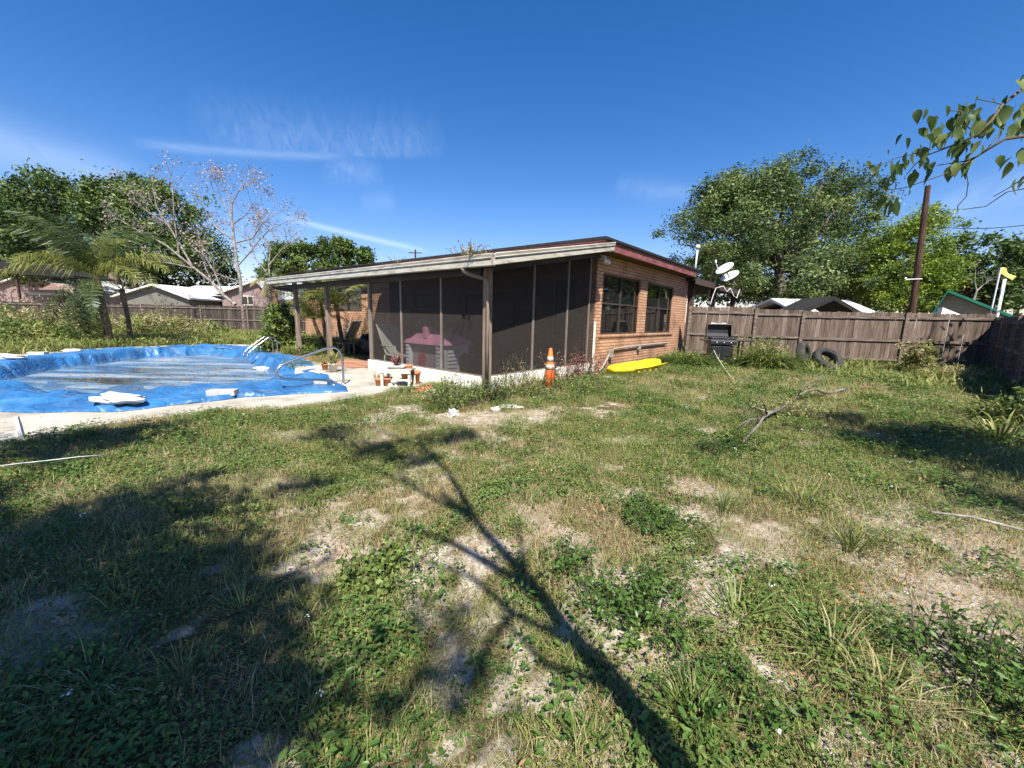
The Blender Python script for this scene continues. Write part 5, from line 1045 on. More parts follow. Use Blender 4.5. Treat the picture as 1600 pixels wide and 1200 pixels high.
p = gl((0, 728, .10), (30, 724, .12), (70, 720, .13), (120, 714, .12), (158, 711, .10)); mb = MB(); mb.tube([q - p[0] for q in p], .0035, 5); o = link('white_rope', mb.mesh('white_rope', M['white_plastic'], True), loc=p[0]); tag(o, 'thin white rope lying over the dark weeds near the deck', 'rope')

# pool hand rails
def rail(label, base, prof, dirv, offs, group=None, r=.022, parent=None):
    root = thing('pool_handrail', label, 'handrail', base, group=group); d = Vector(dirv).normalized()
    P = [Vector((0, 0, 0))]
    pts = [Vector(offs) + d * t + Vector((0, 0, z)) for t, z in prof]
    # smooth by Catmull-Rom
    S = []
    for i in range(len(pts) - 1):
        p0, p1, p2, p3 = pts[max(i - 1, 0)], pts[i], pts[i + 1], pts[min(i + 2, len(pts) - 1)]
        for k in range(6): t = k / 6; S.append(.5 * ((2 * p1) + (p2 - p0) * t + (2 * p0 - 5 * p1 + 4 * p2 - p3) * t * t + (3 * p1 - p0 - 3 * p2 + p3) * t ** 3))
    S.append(pts[-1]); mb = MB(); mb.tube(S, r, 12); part('tube', mb, M['chrome'], root, True)
    for q in (pts[0], pts[-1]): mb = MB(); mb.lathe([(.05, 0), (.05, .012), (.03, .03)], (q.x, q.y, 0), 14); part('flange', mb, M['chrome'], root, True)
vd = HW(-1, 0, 0)
rail('single looped chrome handrail at the near pool corner', at(537, 600, .03), [(0, 0), (0, .45), (.03, .62), (.10, .72), (.24, .75), (.5, .68), (1.05, .50), (1.17, .44), (1.22, .35), (1.19, .26), (1.08, .21), (.8, .17), (.45, .13), (.28, .08), (.2, 0)], vd, (0, 0, 0))
pr0 = at(434, 553, .03)
rail('chrome ladder rail nearer the pool at the far corner', pr0, [(0, 0), (0, .4), (.06, .54), (.18, .58), (.32, .52), (.85, .1), (.9, -.1)], vd, (0, 0, 0), 'pool ladder rails')
rail('chrome ladder rail beside the big leafy bush at the far corner', pr0 + HW(0, .42, 0), [(0, 0), (0, .4), (.06, .54), (.18, .58), (.32, .52), (.85, .1), (.9, -.1)], vd, (0, 0, 0), 'pool ladder rails')
# weights on the tarp
def setz(p, off=0): v, u = w2h(p.x, p.y); z = float(TZ(np.array([v]), np.array([u]))[0]) if inpoly(np.array([v]), np.array([u]), TARP)[0] else .03; return Vector((p.x, p.y, z + off))
def bagobj(label, px, py, r, rot=0, seed=0):
    c = setz(at(px, py)); mb = MB(); mb.blob((0, 0, r[2] * .8), r, seed, (36, 24), .36, freq=2.3, M=Matrix.Rotation(rot, 3, 'Z')); o = link('sandbag', mb.mesh('sandbag', M['bag'], True), loc=c); tag(o, label, 'sandbag', 'white bags weighing down the tarp')
bagobj('largest crumpled white bag on the front edge of the tarp', 190, 640, (.34, .19, .085), -.1, 1)
bagobj('white bag behind the ladder rails on the tarp corner', 409, 564, (.32, .15, .06), -.3, 2)
bagobj('flat white bag beside the looped handrail foot', 497, 586, (.30, .10, .045), -.6, 3)
bagobj('small white bag on the far side of the pool near the palm', 112, 552, (.30, .14, .06), .1, 4)
bagobj('white bag at the foot of the bush by the pool', 402, 546, (.26, .14, .05), .1, 6)
bagobj('pale bag on the far pool rim at the edge of view', 12, 567, (.4, .2, .07), .1, 5)
def block(label, px, py, a, b, h, rot):
    c = setz(at(px, py)); mb = MB(); mb.box((-a / 2, -b / 2, 0), (a / 2, b / 2, h)); o = link('concrete_block', mb.mesh('concrete_block', M['concrete_block']), loc=c); o.rotation_euler = (0, 0, rot); bb = o.modifiers.new('b', 'BEVEL'); bb.width = .006; bb.segments = 2; tag(o, label, 'concrete block', 'concrete blocks holding the tarp')
block('longer grey concrete block on the near tarp edge', 349, 625, .40, .19, .09, .25); block('small grey concrete block on the blue tarp corner by the handrail', 503, 603, .26, .14, .07, .1)
block('grey block half hidden on the far tarp edge', 60, 556, .4, .2, .09, .3)

# planter table with its pots
t0 = at(618, 607); t0.z = .0; root = thing('planter_table', 'low cream painted wooden stand full of pots by the white porch wall', 'plant stand', t0, R(-3)); w, dp, h = .60, .34, .36
for x in (-w / 2, w / 2 - .05):
    for y in (0, dp): mb = MB(); mb.box((x, y, 0), (x + .05, y + .05, h)); part('leg', mb, M['cream'], root, bevel=.005)
for y in (-.003, dp + .003): mb = MB(); mb.box((-w / 2 - .01, y - .02, h - .055), (w / 2 + .01, y - .004, h)); part('rail', mb, M['cream'], root)
mb = MB(); mb.box((-w / 2, 0, h + .001), (w / 2, dp + .05, h + .02)); part('top', mb, M['cream'], root); mb = MB(); mb.box((.05, 0.06, .16), (w / 2 - .055, dp, .18)); part('shelf', mb, M['cream'], root)
def pot(name, label, c, r, h, m='terracotta', cat='flower pot', group=None, M_=None):
    mb = MB(); mb.lathe([(r * .68, 0), (r * .92, h * .78), (r * 1.05, h * .79), (r * 1.07, h), (r * .92, h), (r * .85, h * .85), (.01, h * .82)], n=20, M=M_); o = link(name, mb.mesh(name, M[m], True), loc=c); return tag(o, label, cat, group)
PG = 'terracotta pots around the cream stand'
pot('flower_pot', 'terracotta pot under the stand beside its nearest leg', t0 + Vector((-.19, .12, 0)), .09, .2, group=PG); pot('flower_pot', 'broad terracotta pot on the low shelf of the cream stand', t0 + Vector((.16, .16, .182)), .1, .15, group=PG)
pot('flower_pot', 'small terracotta bowl on top of the stand beside the spiky plant', t0 + Vector((.22, .2, h + .02)), .09, .07, group=PG); pot('flower_pot', 'terracotta pot outside the stand next to the pool deck', t0 + Vector((-.36, .1, 0.02)), .08, .16, group=PG)
pot('flower_pot', 'tall terracotta pot in the shadow behind the cream stand', t0 + Vector((.30, .42, 0)), .1, .3, group=PG)
mb = MB(); mb.lathe([(.14, 0), (.2, .05), (.2, .07), (.17, .06), (.01, .05)], n=20); o = link('planter_bowl', mb.mesh('planter_bowl', M['stone_white'], True), loc=t0 + Vector((-.02, .18, h + .021))); tag(o, 'shallow pale bowl holding the spiky plant on the stand', 'bowl')
def blades(n, ln, w, m, name, spread=.9, lift=.5, seed=0, curl=.6, parent=None, loc=None, r0=.02):
    g = random.Random(seed); mb = MB()
    for i in range(n):
        a = g.uniform(0, 6.28); e = g.uniform(lift, 1.45) ; L_ = ln * g.uniform(.6, 1.1); d = Vector((math.cos(a) * math.cos(e), math.sin(a) * math.cos(e), math.sin(e))); s_ = Vector((-math.sin(a), math.cos(a), 0)); p = Vector((math.cos(a), math.sin(a), 0)) * r0 * g.random(); ps = [p]
        for k in range(3): d = (d + Vector((math.cos(a), math.sin(a), -1)) * curl * .3 * (k + .3)).normalized(); ps.append(ps[-1] + d * L_ / 3)
        W_ = [w * .7, w, w * .8, w * .08]; vs = []
        for q, ww in zip(ps, W_): vs += [q - s_ * ww, q + s_ * ww]
        mb.add(vs, [(0, 1, 3, 2), (2, 3, 5, 4), (4, 5, 7, 6)], g.random())
    return link(name, mb.mesh(name, m), parent, loc)
o = blades(16, .28, .02, M['red_leaf'], 'spiky_plant', seed=3, curl=.05, lift=.7, loc=t0 + Vector((-.02, .18, h + .08))); tag(o, 'spiky reddish bromeliad in the pale bowl on the stand', 'plant')
for i, (lab, dx, dy, r) in enumerate((('round white stone under the cream stand', -.11, .04, .055), ('upper white stone leaning on the others under the stand', -.04, .06, .065), ('white stone beside the broad pot shadow', .0, .02, .045), ('topmost small white stone of the heap under the stand', -.01, .09, .05))):
    mb = MB(); mb.blob((0, 0, r * .8 + (.09 if i in (1, 3) else 0)), (r, r, r * .9), i, (12, 9), .2); o = link('white_stone', mb.mesh('white_stone', M['stone_white'], True), loc=t0 + Vector((dx, dy, .0))); tag(o, lab, 'stone', 'white stones under the stand')
# broken terracotta heap
for i, (px, py, sx_, rz) in enumerate(((650, 614, .16, .2), (660, 612, .18, -.4), (667, 615, .15, .6), (655, 618, .12, 1.0))):
    c = at(px, py); mb = MB(); n = 8; vs = []
    for k in range(n + 1): th = R(-50 + 100 * k / n); vs += [(-sx_ * .6, math.sin(th) * .09, math.cos(th) * .09 - .045), (sx_ * .6, math.sin(th) * .08, math.cos(th) * .08 - .045)]
    mb.add(vs, [(2 * k, 2 * k + 1, 2 * k + 3, 2 * k + 2) for k in range(n)]); o = link('broken_tile', mb.mesh('broken_tile', M['terracotta'], True), loc=c + Vector((0, .05 * i, .015 + .03 * (i % 2)))); o.rotation_euler = (.1 * i, .08, rz); s_ = o.modifiers.new('s', 'SOLIDIFY'); s_.thickness = .015; tag(o, 'curved orange terracotta piece in the heap beside the stand', 'broken tile', 'terracotta pieces in the heap')
c = at(672, 612); pot('flower_pot', 'tipped terracotta pot lying on its side in the weeds', c + Vector((0, 0, .07)), .07, .12, M_=Matrix.Rotation(R(80), 3, 'X') @ Matrix.Rotation(0, 3, 'Z'), group=PG)
for lab, px, py, r in (('flat white stone slab at the edge of the corner weeds', 797, 638, (.22, .11, .035)), ('smaller white stone next to the flat slab', 774, 642, (.09, .07, .04)), ('white stone near the tipped terracotta pot', 676, 615, (.1, .08, .05)), ('flat pale slab beside the terracotta heap', 662, 620, (.3, .1, .02)), ('white stone by the tip of the yellow kayak', 950, 592, (.12, .09, .05))):
    mb = MB(); mb.blob((0, 0, r[2] * .6), r, px, (16, 10), .25); o = link('stone', mb.mesh('stone', M['stone_white'], True), loc=at(px, py)); tag(o, lab, 'stone', 'pale stones near the porch')
c = at(707, 649); mb = MB(); mb.blob((0, 0, .03), (.08, .06, .05), 3, (20, 14), .8, freq=5); o = link('litter', mb.mesh('litter', M['bag']), loc=c); tag(o, 'crumpled white piece of litter on the bare sand', 'litter')
# potted plants by the deck
c = at(521, 580, .04); pot('flower_pot', 'beige pot with a spiky green plant on the deck', c, .12, .2, 'cream', group='pots on the pool deck'); o = blades(60, .5, .010, M['grass'], 'potted_plant', seed=5, loc=c + Vector((0, 0, .17)), curl=.5); tag(o, 'spiky green plant growing from the beige pot', 'plant')
c = at(508, 577, .04); pot('flower_pot', 'small terracotta pot beside the beige one on the deck', c, .09, .14, group='pots on the pool deck'); o = blades(24, .22, .012, M['clover'], 'potted_plant', seed=6, loc=c + Vector((0, 0, .12))); tag(o, 'low green plant in the small terracotta pot', 'plant')

# lounge chairs
def lounger(label, base, rz, sling, frame, back=R(62), seat=1.0):
    root = thing('lounge_chair', label, 'lounge chair', base, rz, 'garden lounge chairs'); bl = .85; hz = .38; W_ = .3
    bx, bz = -math.cos(back) * bl, math.sin(back) * bl
    for y in (-W_, W_): mb = MB(); mb.tube([(seat, y, hz - .04), (0, y, hz), (bx, y, hz + bz)], .022, 8); part('side_rail', mb, M[frame], root, True)
    mb = MB(); mb.tube([(bx, -W_, hz + bz), (bx, W_, hz + bz)], .022, 8); part('top_rail', mb, M[frame], root, True)
    mb = MB(); mb.prism([(.02, -W_ + .02, hz + .02), (bx, -W_ + .02, hz + bz), (bx + .01, -W_ + .02, hz + bz - .02), (.03, -W_ + .02, hz)], (0, 2 * W_ - .04, 0)); part('backrest', mb, M[sling], root)
    mb = MB(); mb.prism([(seat, -W_ + .02, hz - .04), (seat, -W_ + .02, hz - .02), (.04, -W_ + .02, hz + .02), (.04, -W_ + .02, hz)], (0, 2 * W_ - .04, 0)); part('seat', mb, M[sling], root)
    for x, y in ((-.1, -W_), (-.1, W_), (seat - .15, -W_), (seat - .15, W_)): mb = MB(); mb.tube([(x, y, 0), (x + .03, y, hz - .02)], .02, 8); part('leg', mb, M[frame], root, True)
    for y in (-W_ - .03, W_ + .03): mb = MB(); mb.tube([(-.15, y, hz + .22), (.42, y, hz + .22), (.42, y, 0.0)], .022, 8); part('armrest', mb, M[frame], root, True)
    return root
c = at(606, 574, .06); cc = HW(5.95, 9.12, .06); lounger('reclined grey mesh lounge chair behind the porch screen', cc, R(-38), 'sling_pale', 'cream', R(62), .6)
lounger('white plastic lounge chair outdoors beside the black grill cover', HW(8.85, 17.2, .06), R(160), 'white_plastic', 'white_plastic', R(58), 1.1)
# covered things left of the screen
for lab, v, u, r, nm in (('tall round thing under a black cover, at the screen corner', 7.2, 12.6, (.40, .36, .42), 'covered_grill'), ('low heap under black plastic beside the white lounge chair', 7.4, 13.9, (.5, .38, .19), 'covered_pile')):
    mb = MB(); mb.blob((0, 0, r[2] * .8), r, int(u), (24, 18), .22, freq=2.6); o = link(nm, mb.mesh(nm, M['black_plastic'], True), loc=HW(v, u, .06)); tag(o, lab, 'covered furniture')
c = HW(6.6, 13.1, .06); root = thing('side_table', 'small dark wooden side table in the patio shade', 'side table', c, YAW); mb = MB(); mb.box((-.22, -.22, .40), (.22, .22, .43)); part('top', mb, M['post'], root)
for x in (-.2, .16):
    for y in (-.2, .16): mb = MB(); mb.box((x, y, 0), (x + .04, y + .04, .40)); part('leg', mb, M['post'], root)
# playhouse behind the screen
c = HW(5.60, 6.80, .06); root = thing('playhouse', 'pink roofed grey plastic toy playhouse behind the porch screen', 'playhouse', c, YAW)
Wd, Dp, Hh = 1.28, .85, .76        # along local y (house u) and x (house v)
mb = MB(); mb.box((.02, .16, 0), (.08, Wd - .14, Hh)); mb.box((Dp - .06, .1, 0), (Dp, Wd - .1, Hh)); part('wall', mb, M['play_taupe'], root)
for y in (0, Wd - .16):
    mb = MB(); mb.box((-.06, y, 0), (.14, y + .15, Hh)); part('corner_post', mb, M['play_grey'], root, bevel=.02)
    for k in range(8): mb = MB(); mb.box((-.085, y + .02, .06 + k * .085), (-.061, y + .13, .115 + k * .085)); part('clapboard', mb, M['white_plastic'], root, bevel=.006)
mb = MB(); mb.box((.14, .02, 0), (Dp - .06, .10, Hh)); part('wall', mb, M['play_grey'], root)
for k in range(8): mb = MB(); mb.box((.16, -.005, .06 + k * .085), (.42, .015, .115 + k * .085)); part('clapboard', mb, M['white_plastic'], root, bevel=.006)
mb = MB(); mb.prism([(.5, -.01, .04), (.8, -.01, .04), (.8, -.01, .42), (.74, -.01, .52), (.65, -.01, .56), (.56, -.01, .52), (.5, -.01, .42)], (0, .02, 0)); part('door', mb, M['play_green'], root)
mb = MB(); mb.prism([(-.0, .62, .03), (-.0, .62, .45), (-.0, .68, .56), (-.0, .75, .60), (-.0, .82, .56), (-.0, .88, .45), (-.0, .88, .03)], (.018, 0, 0)); part('door', mb, M['play_door'], root)
mb = MB(); vs = []; nn = 12                              # curved hip roof
prof_ = [(0, Hh - .02), (.05, Hh + .07), (.12, Hh + .10), (.2, Hh + .2), (.28, Hh + .26), (.36, Hh + .28)]
for t, z in prof_: x0, x1, y0, y1 = -.1 + t, Dp + .04 - t, -.06 + t * 1.2, Wd + .06 - t * 1.2; vs += [(x0, y0, z), (x1, y0, z), (x1, y1, z), (x0, y1, z)]
fs = [(3, 2, 1, 0)] + [(i * 4 + k, i * 4 + (k + 1) % 4, (i + 1) * 4 + (k + 1) % 4, (i + 1) * 4 + k) for i in range(len(prof_) - 1) for k in range(4)] + [tuple(range((len(prof_) - 1) * 4, len(prof_) * 4))]
mb.add(vs, fs); part('roof', mb, M['pink'], root, True, bevel=.01); mb = MB(); mb.box((.0, .56, Hh + .1), (.18, .72, Hh + .38)); part('chimney', mb, M['pink'], root, bevel=.03)
mb = MB(); mb.tube([(0, .1, .03), (0, -.25, .03), (.02, -.3, .06)], .03, 8); part('step_rail', mb, M['white_plastic'], root, True)
mb = MB(); mb.blob((0, 0, .08), (.2, .1, .08), 5, (16, 10), .5); o = link('folded_cloth', mb.mesh('folded_cloth', M['bag'], True), loc=HW(5.9, 7.85, .90)); tag(o, 'crumpled white cloth lying on the playhouse roof', 'cloth')
# dead weeds in the gutter
g = random.Random(12); c = root_p = HW(5.02, 5.25, 2.56)
def weed(name, label, c, h, n, m='broad', seed=0, leaf=.035, spread=.5, cat='weed', stem='twig', nl=14, group=None, flowers=0, lean=.25, aspect=.4):
    """a rooted plant: several stems with leaves along them"""
    g = random.Random(seed); root = thing(name, label, cat, c, group=group); mb = MB(); P = []
    for i in range(n):
        a = g.uniform(0, 6.28); d = Vector((math.cos(a) * lean * g.random() * 2, math.sin(a) * lean * g.random() * 2, 1)).normalized(); p = Vector((math.cos(a), math.sin(a), 0)) * spread * g.random() ** .7; L_ = h * g.uniform(.5, 1.05); pts = [p]
        for k in range(4): d = (d + Vector((g.gauss(0, .15), g.gauss(0, .15), 0))).normalized(); pts.append(pts[-1] + d * L_ / 4)
        mb.tube(pts, [.0035 * (1 - .6 * k / 4) * (1 + h) for k in range(5)], 4, cap=False)
        for q in range(nl): f = g.uniform(.15, 1) * 4; k = min(3, int(f)); b = pts[k].lerp(pts[k + 1], f - k); P.append(tuple(b + Vector((g.gauss(0, leaf * 1.1), g.gauss(0, leaf * 1.1), g.gauss(0, leaf * .4)))))
    part('stems', mb, M[stem], root)
    gg = np.random.default_rng(seed + 5); Q = np.array(P)
    if len(Q): V = rot_quads(Q, leaf * gg.uniform(.5, 1.25, len(Q)), aspect, g=gg); link('foliage', np_mesh('foliage', V, np.arange(len(V)).reshape(-1, 4), M[m], gg.random(len(Q))), root)
    return root
weed('gutter_weed', 'dry straw coloured weeds sprouting from the gutter', HW(5.02, 5.35, 2.52), .26, 34, 'dry_grass', 4, .025, .3, nl=9, lean=.9)
weed('gutter_weed', 'small dry sprig in the gutter near the distant pole', HW(5.02, 7.6, 2.52), .26, 6, 'dry_grass', 5, .02, .06, nl=7, lean=.5)

# ------------------------------------------------------------------ plants one can tell apart
WG = 'weed clumps one can tell apart'
def gp_(px, py): p = at(px, py); p.z = float(gz(np.array([p.x]), np.array([p.y]))[0]) ; return p
def W_(px, py, label, h, n, m, seed, **k): k.setdefault('group', WG); return weed(k.pop('name', 'weed_clump'), label, gp_(px, py), h, n, m, seed, **k)
W_(722, 636, 'green leafy weed clump left of the downspout post', .52, 75, 'clover', 101, leaf=.026, spread=.42, nl=20)
W_(690, 630, 'sparse yellowish weeds between the heap and the post clump', .34, 36, 'grass', 102, leaf=.022, spread=.3, nl=12)
W_(772, 628, 'darkest fine weed tuft at the foot of the corner post', .48, 60, 'oak_dark', 103, leaf=.022, spread=.2, nl=18)
W_(815, 618, 'green weeds between the post and the traffic cone', .5, 60, 'grass', 104, leaf=.026, spread=.5, nl=15)
W_(838, 612, 'dry twiggy weeds rising before the screen beside the cone', .85, 26, 'dry_grass', 105, leaf=.02, spread=.35, nl=10, lean=.35)
W_(792, 606, 'thin tall weeds against the screen just past the post', .75, 16, 'olive', 106, leaf=.02, spread=.25, nl=12, lean=.3)
W_(880, 600, 'reddish dying shrub behind the cone', .85, 30, 'red_leaf', 107, leaf=.035, spread=.3, nl=14, lean=.4)
W_(918, 590, 'rust brown dead shrub at the brick corner', .85, 42, 'red_leaf', 108, leaf=.035, spread=.4, nl=14, lean=.4)
W_(905, 612, 'green weeds on the lawn side of the dead shrubs', .4, 60, 'clover', 109, leaf=.025, spread=.6, nl=14)
W_(868, 622, 'low weeds hiding the foot of the cone', .22, 40, 'grass', 110, leaf=.02, spread=.4, nl=10)
W_(640, 612, 'small green weeds under the front of the cream stand', .16, 40, 'clover', 111, leaf=.022, spread=.35, nl=9)
W_(597, 596, 'yellow dry tuft beside the white porch wall end', .26, 26, 'dry_grass', 112, leaf=.02, spread=.16, nl=8)
W_(278, 822, 'tall pale stemmed weed standing alone on the lawn', .42, 3, 'clover', 113, leaf=.028, spread=.04, nl=34, lean=.06)
W_(1008, 815, 'bushy bright weed patch on the middle lawn', .16, 60, 'broad', 114, leaf=.015, spread=.24, nl=26)
W_(590, 905, 'bright round-leaved weed patch beside the bare sand', .14, 46, 'clover', 115, leaf=.018, spread=.17, nl=18, aspect=.75)
W_(885, 895, 'leafy weed at the edge of the trunk shadow', .18, 24, 'broad', 116, leaf=.018, spread=.16, nl=22)
W_(1000, 960, 'large broad-leaved weed patch on the near lawn', .17, 70, 'broad', 117, leaf=.018, spread=.27, nl=26)
W_(1120, 1110, 'broad-leaved weeds nearest the viewer', .14, 50, 'broad', 118, leaf=.016, spread=.2, nl=24)
W_(1560, 1090, 'tall leafy weeds at the bottom corner of the lawn', .26, 70, 'broad', 119, leaf=.017, spread=.3, nl=28)
W_(850, 700, 'small weed tufts on the sandy strip edge', .14, 26, 'grass', 120, leaf=.02, spread=.2, nl=8)
W_(1040, 566, 'low weeds against the brick wall behind the kayak', .42, 60, 'grass', 122, leaf=.03, spread=.6, nl=10, aspect=.25)
W_(1400, 576, 'brown dead stems piled against the fence beside the vine', .7, 40, 'red_leaf', 128, leaf=.03, spread=.5, nl=10, lean=.5)
W_(1225, 652, 'green weeds grown up through the fallen branch', .3, 70, 'grass', 131, leaf=.026, spread=.45, nl=12)
W_(470, 572, 'low yellow green plants at the post foot beside the deck', .22, 60, 'clover', 133, leaf=.03, spread=.5, nl=9)
W_(495, 540, 'variegated pale green plant below the leaning palm', .6, 70, 'olive', 134, leaf=.05, spread=.6, nl=14)
def mound(px, py, label, rx, ry, h, ms, n, leaf, asp, seed, blade=0, bl=.5, bw=.008, bm='grass', cat='weed', name='weed_mound'):
    """a heap of growth standing on the ground: leaf clusters and arching blades"""
    c = gp_(px, py); root = thing(name, label, cat, c, group=WG); g_ = random.Random(seed)
    for j, m_ in enumerate(ms):
        el_ = [(c.x + g_.uniform(-.3, .3) * rx, c.y + g_.uniform(-.2, .2) * ry, c.z + h * .42 * g_.uniform(.7, 1.2), rx * g_.uniform(.7, 1), ry * g_.uniform(.7, 1), h * .55) for _ in range(2)]
        leaf_cloud(el_, n, 46, min(rx, h) * .30, leaf, M[m_], 'foliage', root, seed + j, origin=c, hollow=.3, lo=-.6, asp=asp)
    if blade:
        gb = random.Random(seed); mb = MB()
        for i in range(blade):
            a = gb.uniform(0, 6.28); rr = gb.random() ** .6; p = Vector((math.cos(a) * rx * rr * .9, math.sin(a) * ry * rr * .9, 0)); az_ = a + gb.gauss(0, .9); e = gb.uniform(.6, 1.45); L_ = bl * gb.uniform(.6, 1.2) * (1.1 - .4 * rr); d = Vector((math.cos(az_) * math.cos(e), math.sin(az_) * math.cos(e), math.sin(e))); sd_ = Vector((-math.sin(az_), math.cos(az_), 0)); ps = [p]
            for k in range(3): d = (d + Vector((math.cos(az_), math.sin(az_), -1.2)) * .22 * (k + .4)).normalized(); ps.append(ps[-1] + d * L_ / 3)
            vs = []
            for q, ww in zip(ps, (.7, 1, .8, .1)): vs += [q - sd_ * bw * ww, q + sd_ * bw * ww]
            mb.add(vs, [(0, 1, 3, 2), (2, 3, 5, 4), (4, 5, 7, 6)], gb.random())
        part('blades', mb, M[bm], root)
    return root
mound(1072, 573, 'light green grass mound beside the far brick corner', .75, .5, .72, ('grass',), 10, .05, .2, 121, 600, .95, .010, 'clover')
mound(1196, 577, 'big pale grassy bramble mound between grill and tires', .62, .5, 1.1, ('grass', 'dry_grass'), 22, .06, .22, 123, 800, 1.35, .010, 'clover')
mound(1178, 574, 'tangled green growth just past the grill leg', .5, .4, .65, ('grass',), 20, .05, .25, 124, 160, .7, .008, 'clover')
mound(1158, 567, 'dry grass between the grill and the fence', .6, .3, 1.0, ('dry_grass',), 16, .05, .2, 130, 120, .8, .007, 'dry_grass')
mound(1436, 585, 'climbing green vine clump on the fence post foot', .5, .4, 1.05, ('grass', 'dry_grass'), 26, .05, .4, 125, 80, .8, .009, 'grass')
mound(1490, 597, 'yellowish leaning grass mound before the last fence panel', .8, .4, .6, ('dry_grass',), 12, .05, .2, 126, 500, .8, .009, 'grass')
mound(1518, 592, 'bright green bladed plant at the shade edge', .35, .3, .6, (), 0, .05, .2, 127, 110, .9, .016, 'clover')
mound(1585, 665, 'dark arching leafy plant in the shaded corner', .6, .5, .7, ('oak',), 16, .06, .3, 129, 150, .9, .014, 'grass')
mound(540, 541, 'spiky yellow green plants along the foot of the patio brick wall', 1.2, .4, 1.1, ('grass',), 16, .05, .25, 151, 260, .9, .012, 'clover')
mound(488, 556, 'strappy green border plants under the pygmy palms', .95, .6, .4, ('clover',), 14, .05, .3, 132, 420, .6, .012, 'clover')
mound(60, 540, 'bright green weed heap beside the tall palm trunk', 2.6, 1.2, .9, ('clover', 'grass'), 50, .07, .4, 141, 300, .7, .014, 'grass')
mound(250, 527, 'straw coloured bramble heap along the long fence', 2.8, 1.0, 1.35, ('dry_grass', 'grass'), 55, .07, .4, 143, 200, .8, .014, 'dry_grass')
mound(215, 529, 'small yellow green brambles behind the dead palm', 1.2, .8, 1.0, ('grass',), 26, .07, .4, 147, 60, .8, .014, 'dry_grass')
mound(95, 524, 'green and tan bramble heap against the fence behind the palm', 3.2, 1.0, 1.5, ('grass', 'dry_grass'), 60, .07, .4, 142, 200, .9, .014, 'grass')
mound(10, 520, 'yellow green bramble heap at the far end of the fence', 2.6, 1.0, 1.5, ('clover', 'grass'), 55, .07, .4, 144, 200, .9, .014, 'grass')
mound(335, 524, 'small green bush at the fence foot beyond the pool', 1.0, .6, .8, ('clover',), 26, .07, .45, 145)
mound(62, 512, 'dry creeper draped over the top of the long fence', 2.6, .35, 2.1, ('dead_leaf',), 34, .06, .4, 146)
bb = gnd(436, 14.6)
tree('leafy_bush', 'round glossy green bush at the pool corner before the long fence', 'bush', bb, [(bb.x, bb.y, .85, .62, .62, .82), (bb.x - .15, bb.y, .45, .75, .7, .45), (bb.x + .12, bb.y, 1.25, .42, .42, .5)], 'clover', 170, 40, .16, .055, .03, 150, hollow=.45, lo=-1, asp=.6)
def tuft(px, py, label, ln, n, w, m, seed, **k):
    p = gp_(px, py); o = blades(n, ln, w, M[m], 'grass_tuft', seed=seed, loc=p, **k); tag(o, label, 'grass tuft', 'separate grass tufts on the lawn')
tuft(1080, 1135, 'dense dark green grass tuft nearest the trunk shadow', .17, 200, .0018, 'grass', 201, curl=.35, r0=.06, lift=.45)
tuft(1150, 975, 'long bright grass blades arching over the broad weeds', .27, 50, .0032, 'clover', 202, curl=.45, r0=.12, lift=.35)
tuft(1330, 860, 'blue green coarse grass tuft on the sunny lawn', .24, 140, .0032, 'grass', 203, curl=.4, r0=.14, lift=.35)
tuft(1250, 790, 'fine grey green tuft beyond the coarse one', .22, 100, .003, 'grass', 204, curl=.4, r0=.15, lift=.35)
tuft(1300, 1030, 'pale dry grass fan lying in the near lawn', .24, 45, .0026, 'dry_grass', 205, curl=.5, r0=.12, lift=.2)
tuft(1385, 1100, 'straw coloured fan of grass by the bottom corner weeds', .22, 45, .0024, 'dry_grass', 206, curl=.5, r0=.12, lift=.2)
tuft(290, 1070, 'arching long grass tuft in the deep near shade', .17, 90, .002, 'grass', 207, curl=.5, r0=.14, lift=.3)
tuft(380, 960, 'medium grass tuft in the shade beyond the arching one', .15, 80, .002, 'grass', 208, curl=.5, r0=.12, lift=.3)
tuft(150, 1080, 'flattened grass tuft lying in the near dark corner', .16, 80, .002, 'dry_grass', 209, curl=.6, r0=.14, lift=.2)
tuft(905, 1180, 'small green blades at the bottom edge beside the trunk shadow', .13, 16, .006, 'clover', 210, curl=.3, r0=.08, lift=.6)
tuft(1130, 800, 'yellow green spreading grass tuft on the sunny lawn', .22, 70, .003, 'clover', 211, curl=.5, r0=.14, lift=.3)
tuft(1560, 690, 'silvery arching blades at the shaded corner', .6, 50, .012, 'grass', 212, curl=.55, r0=.2, lift=.4)

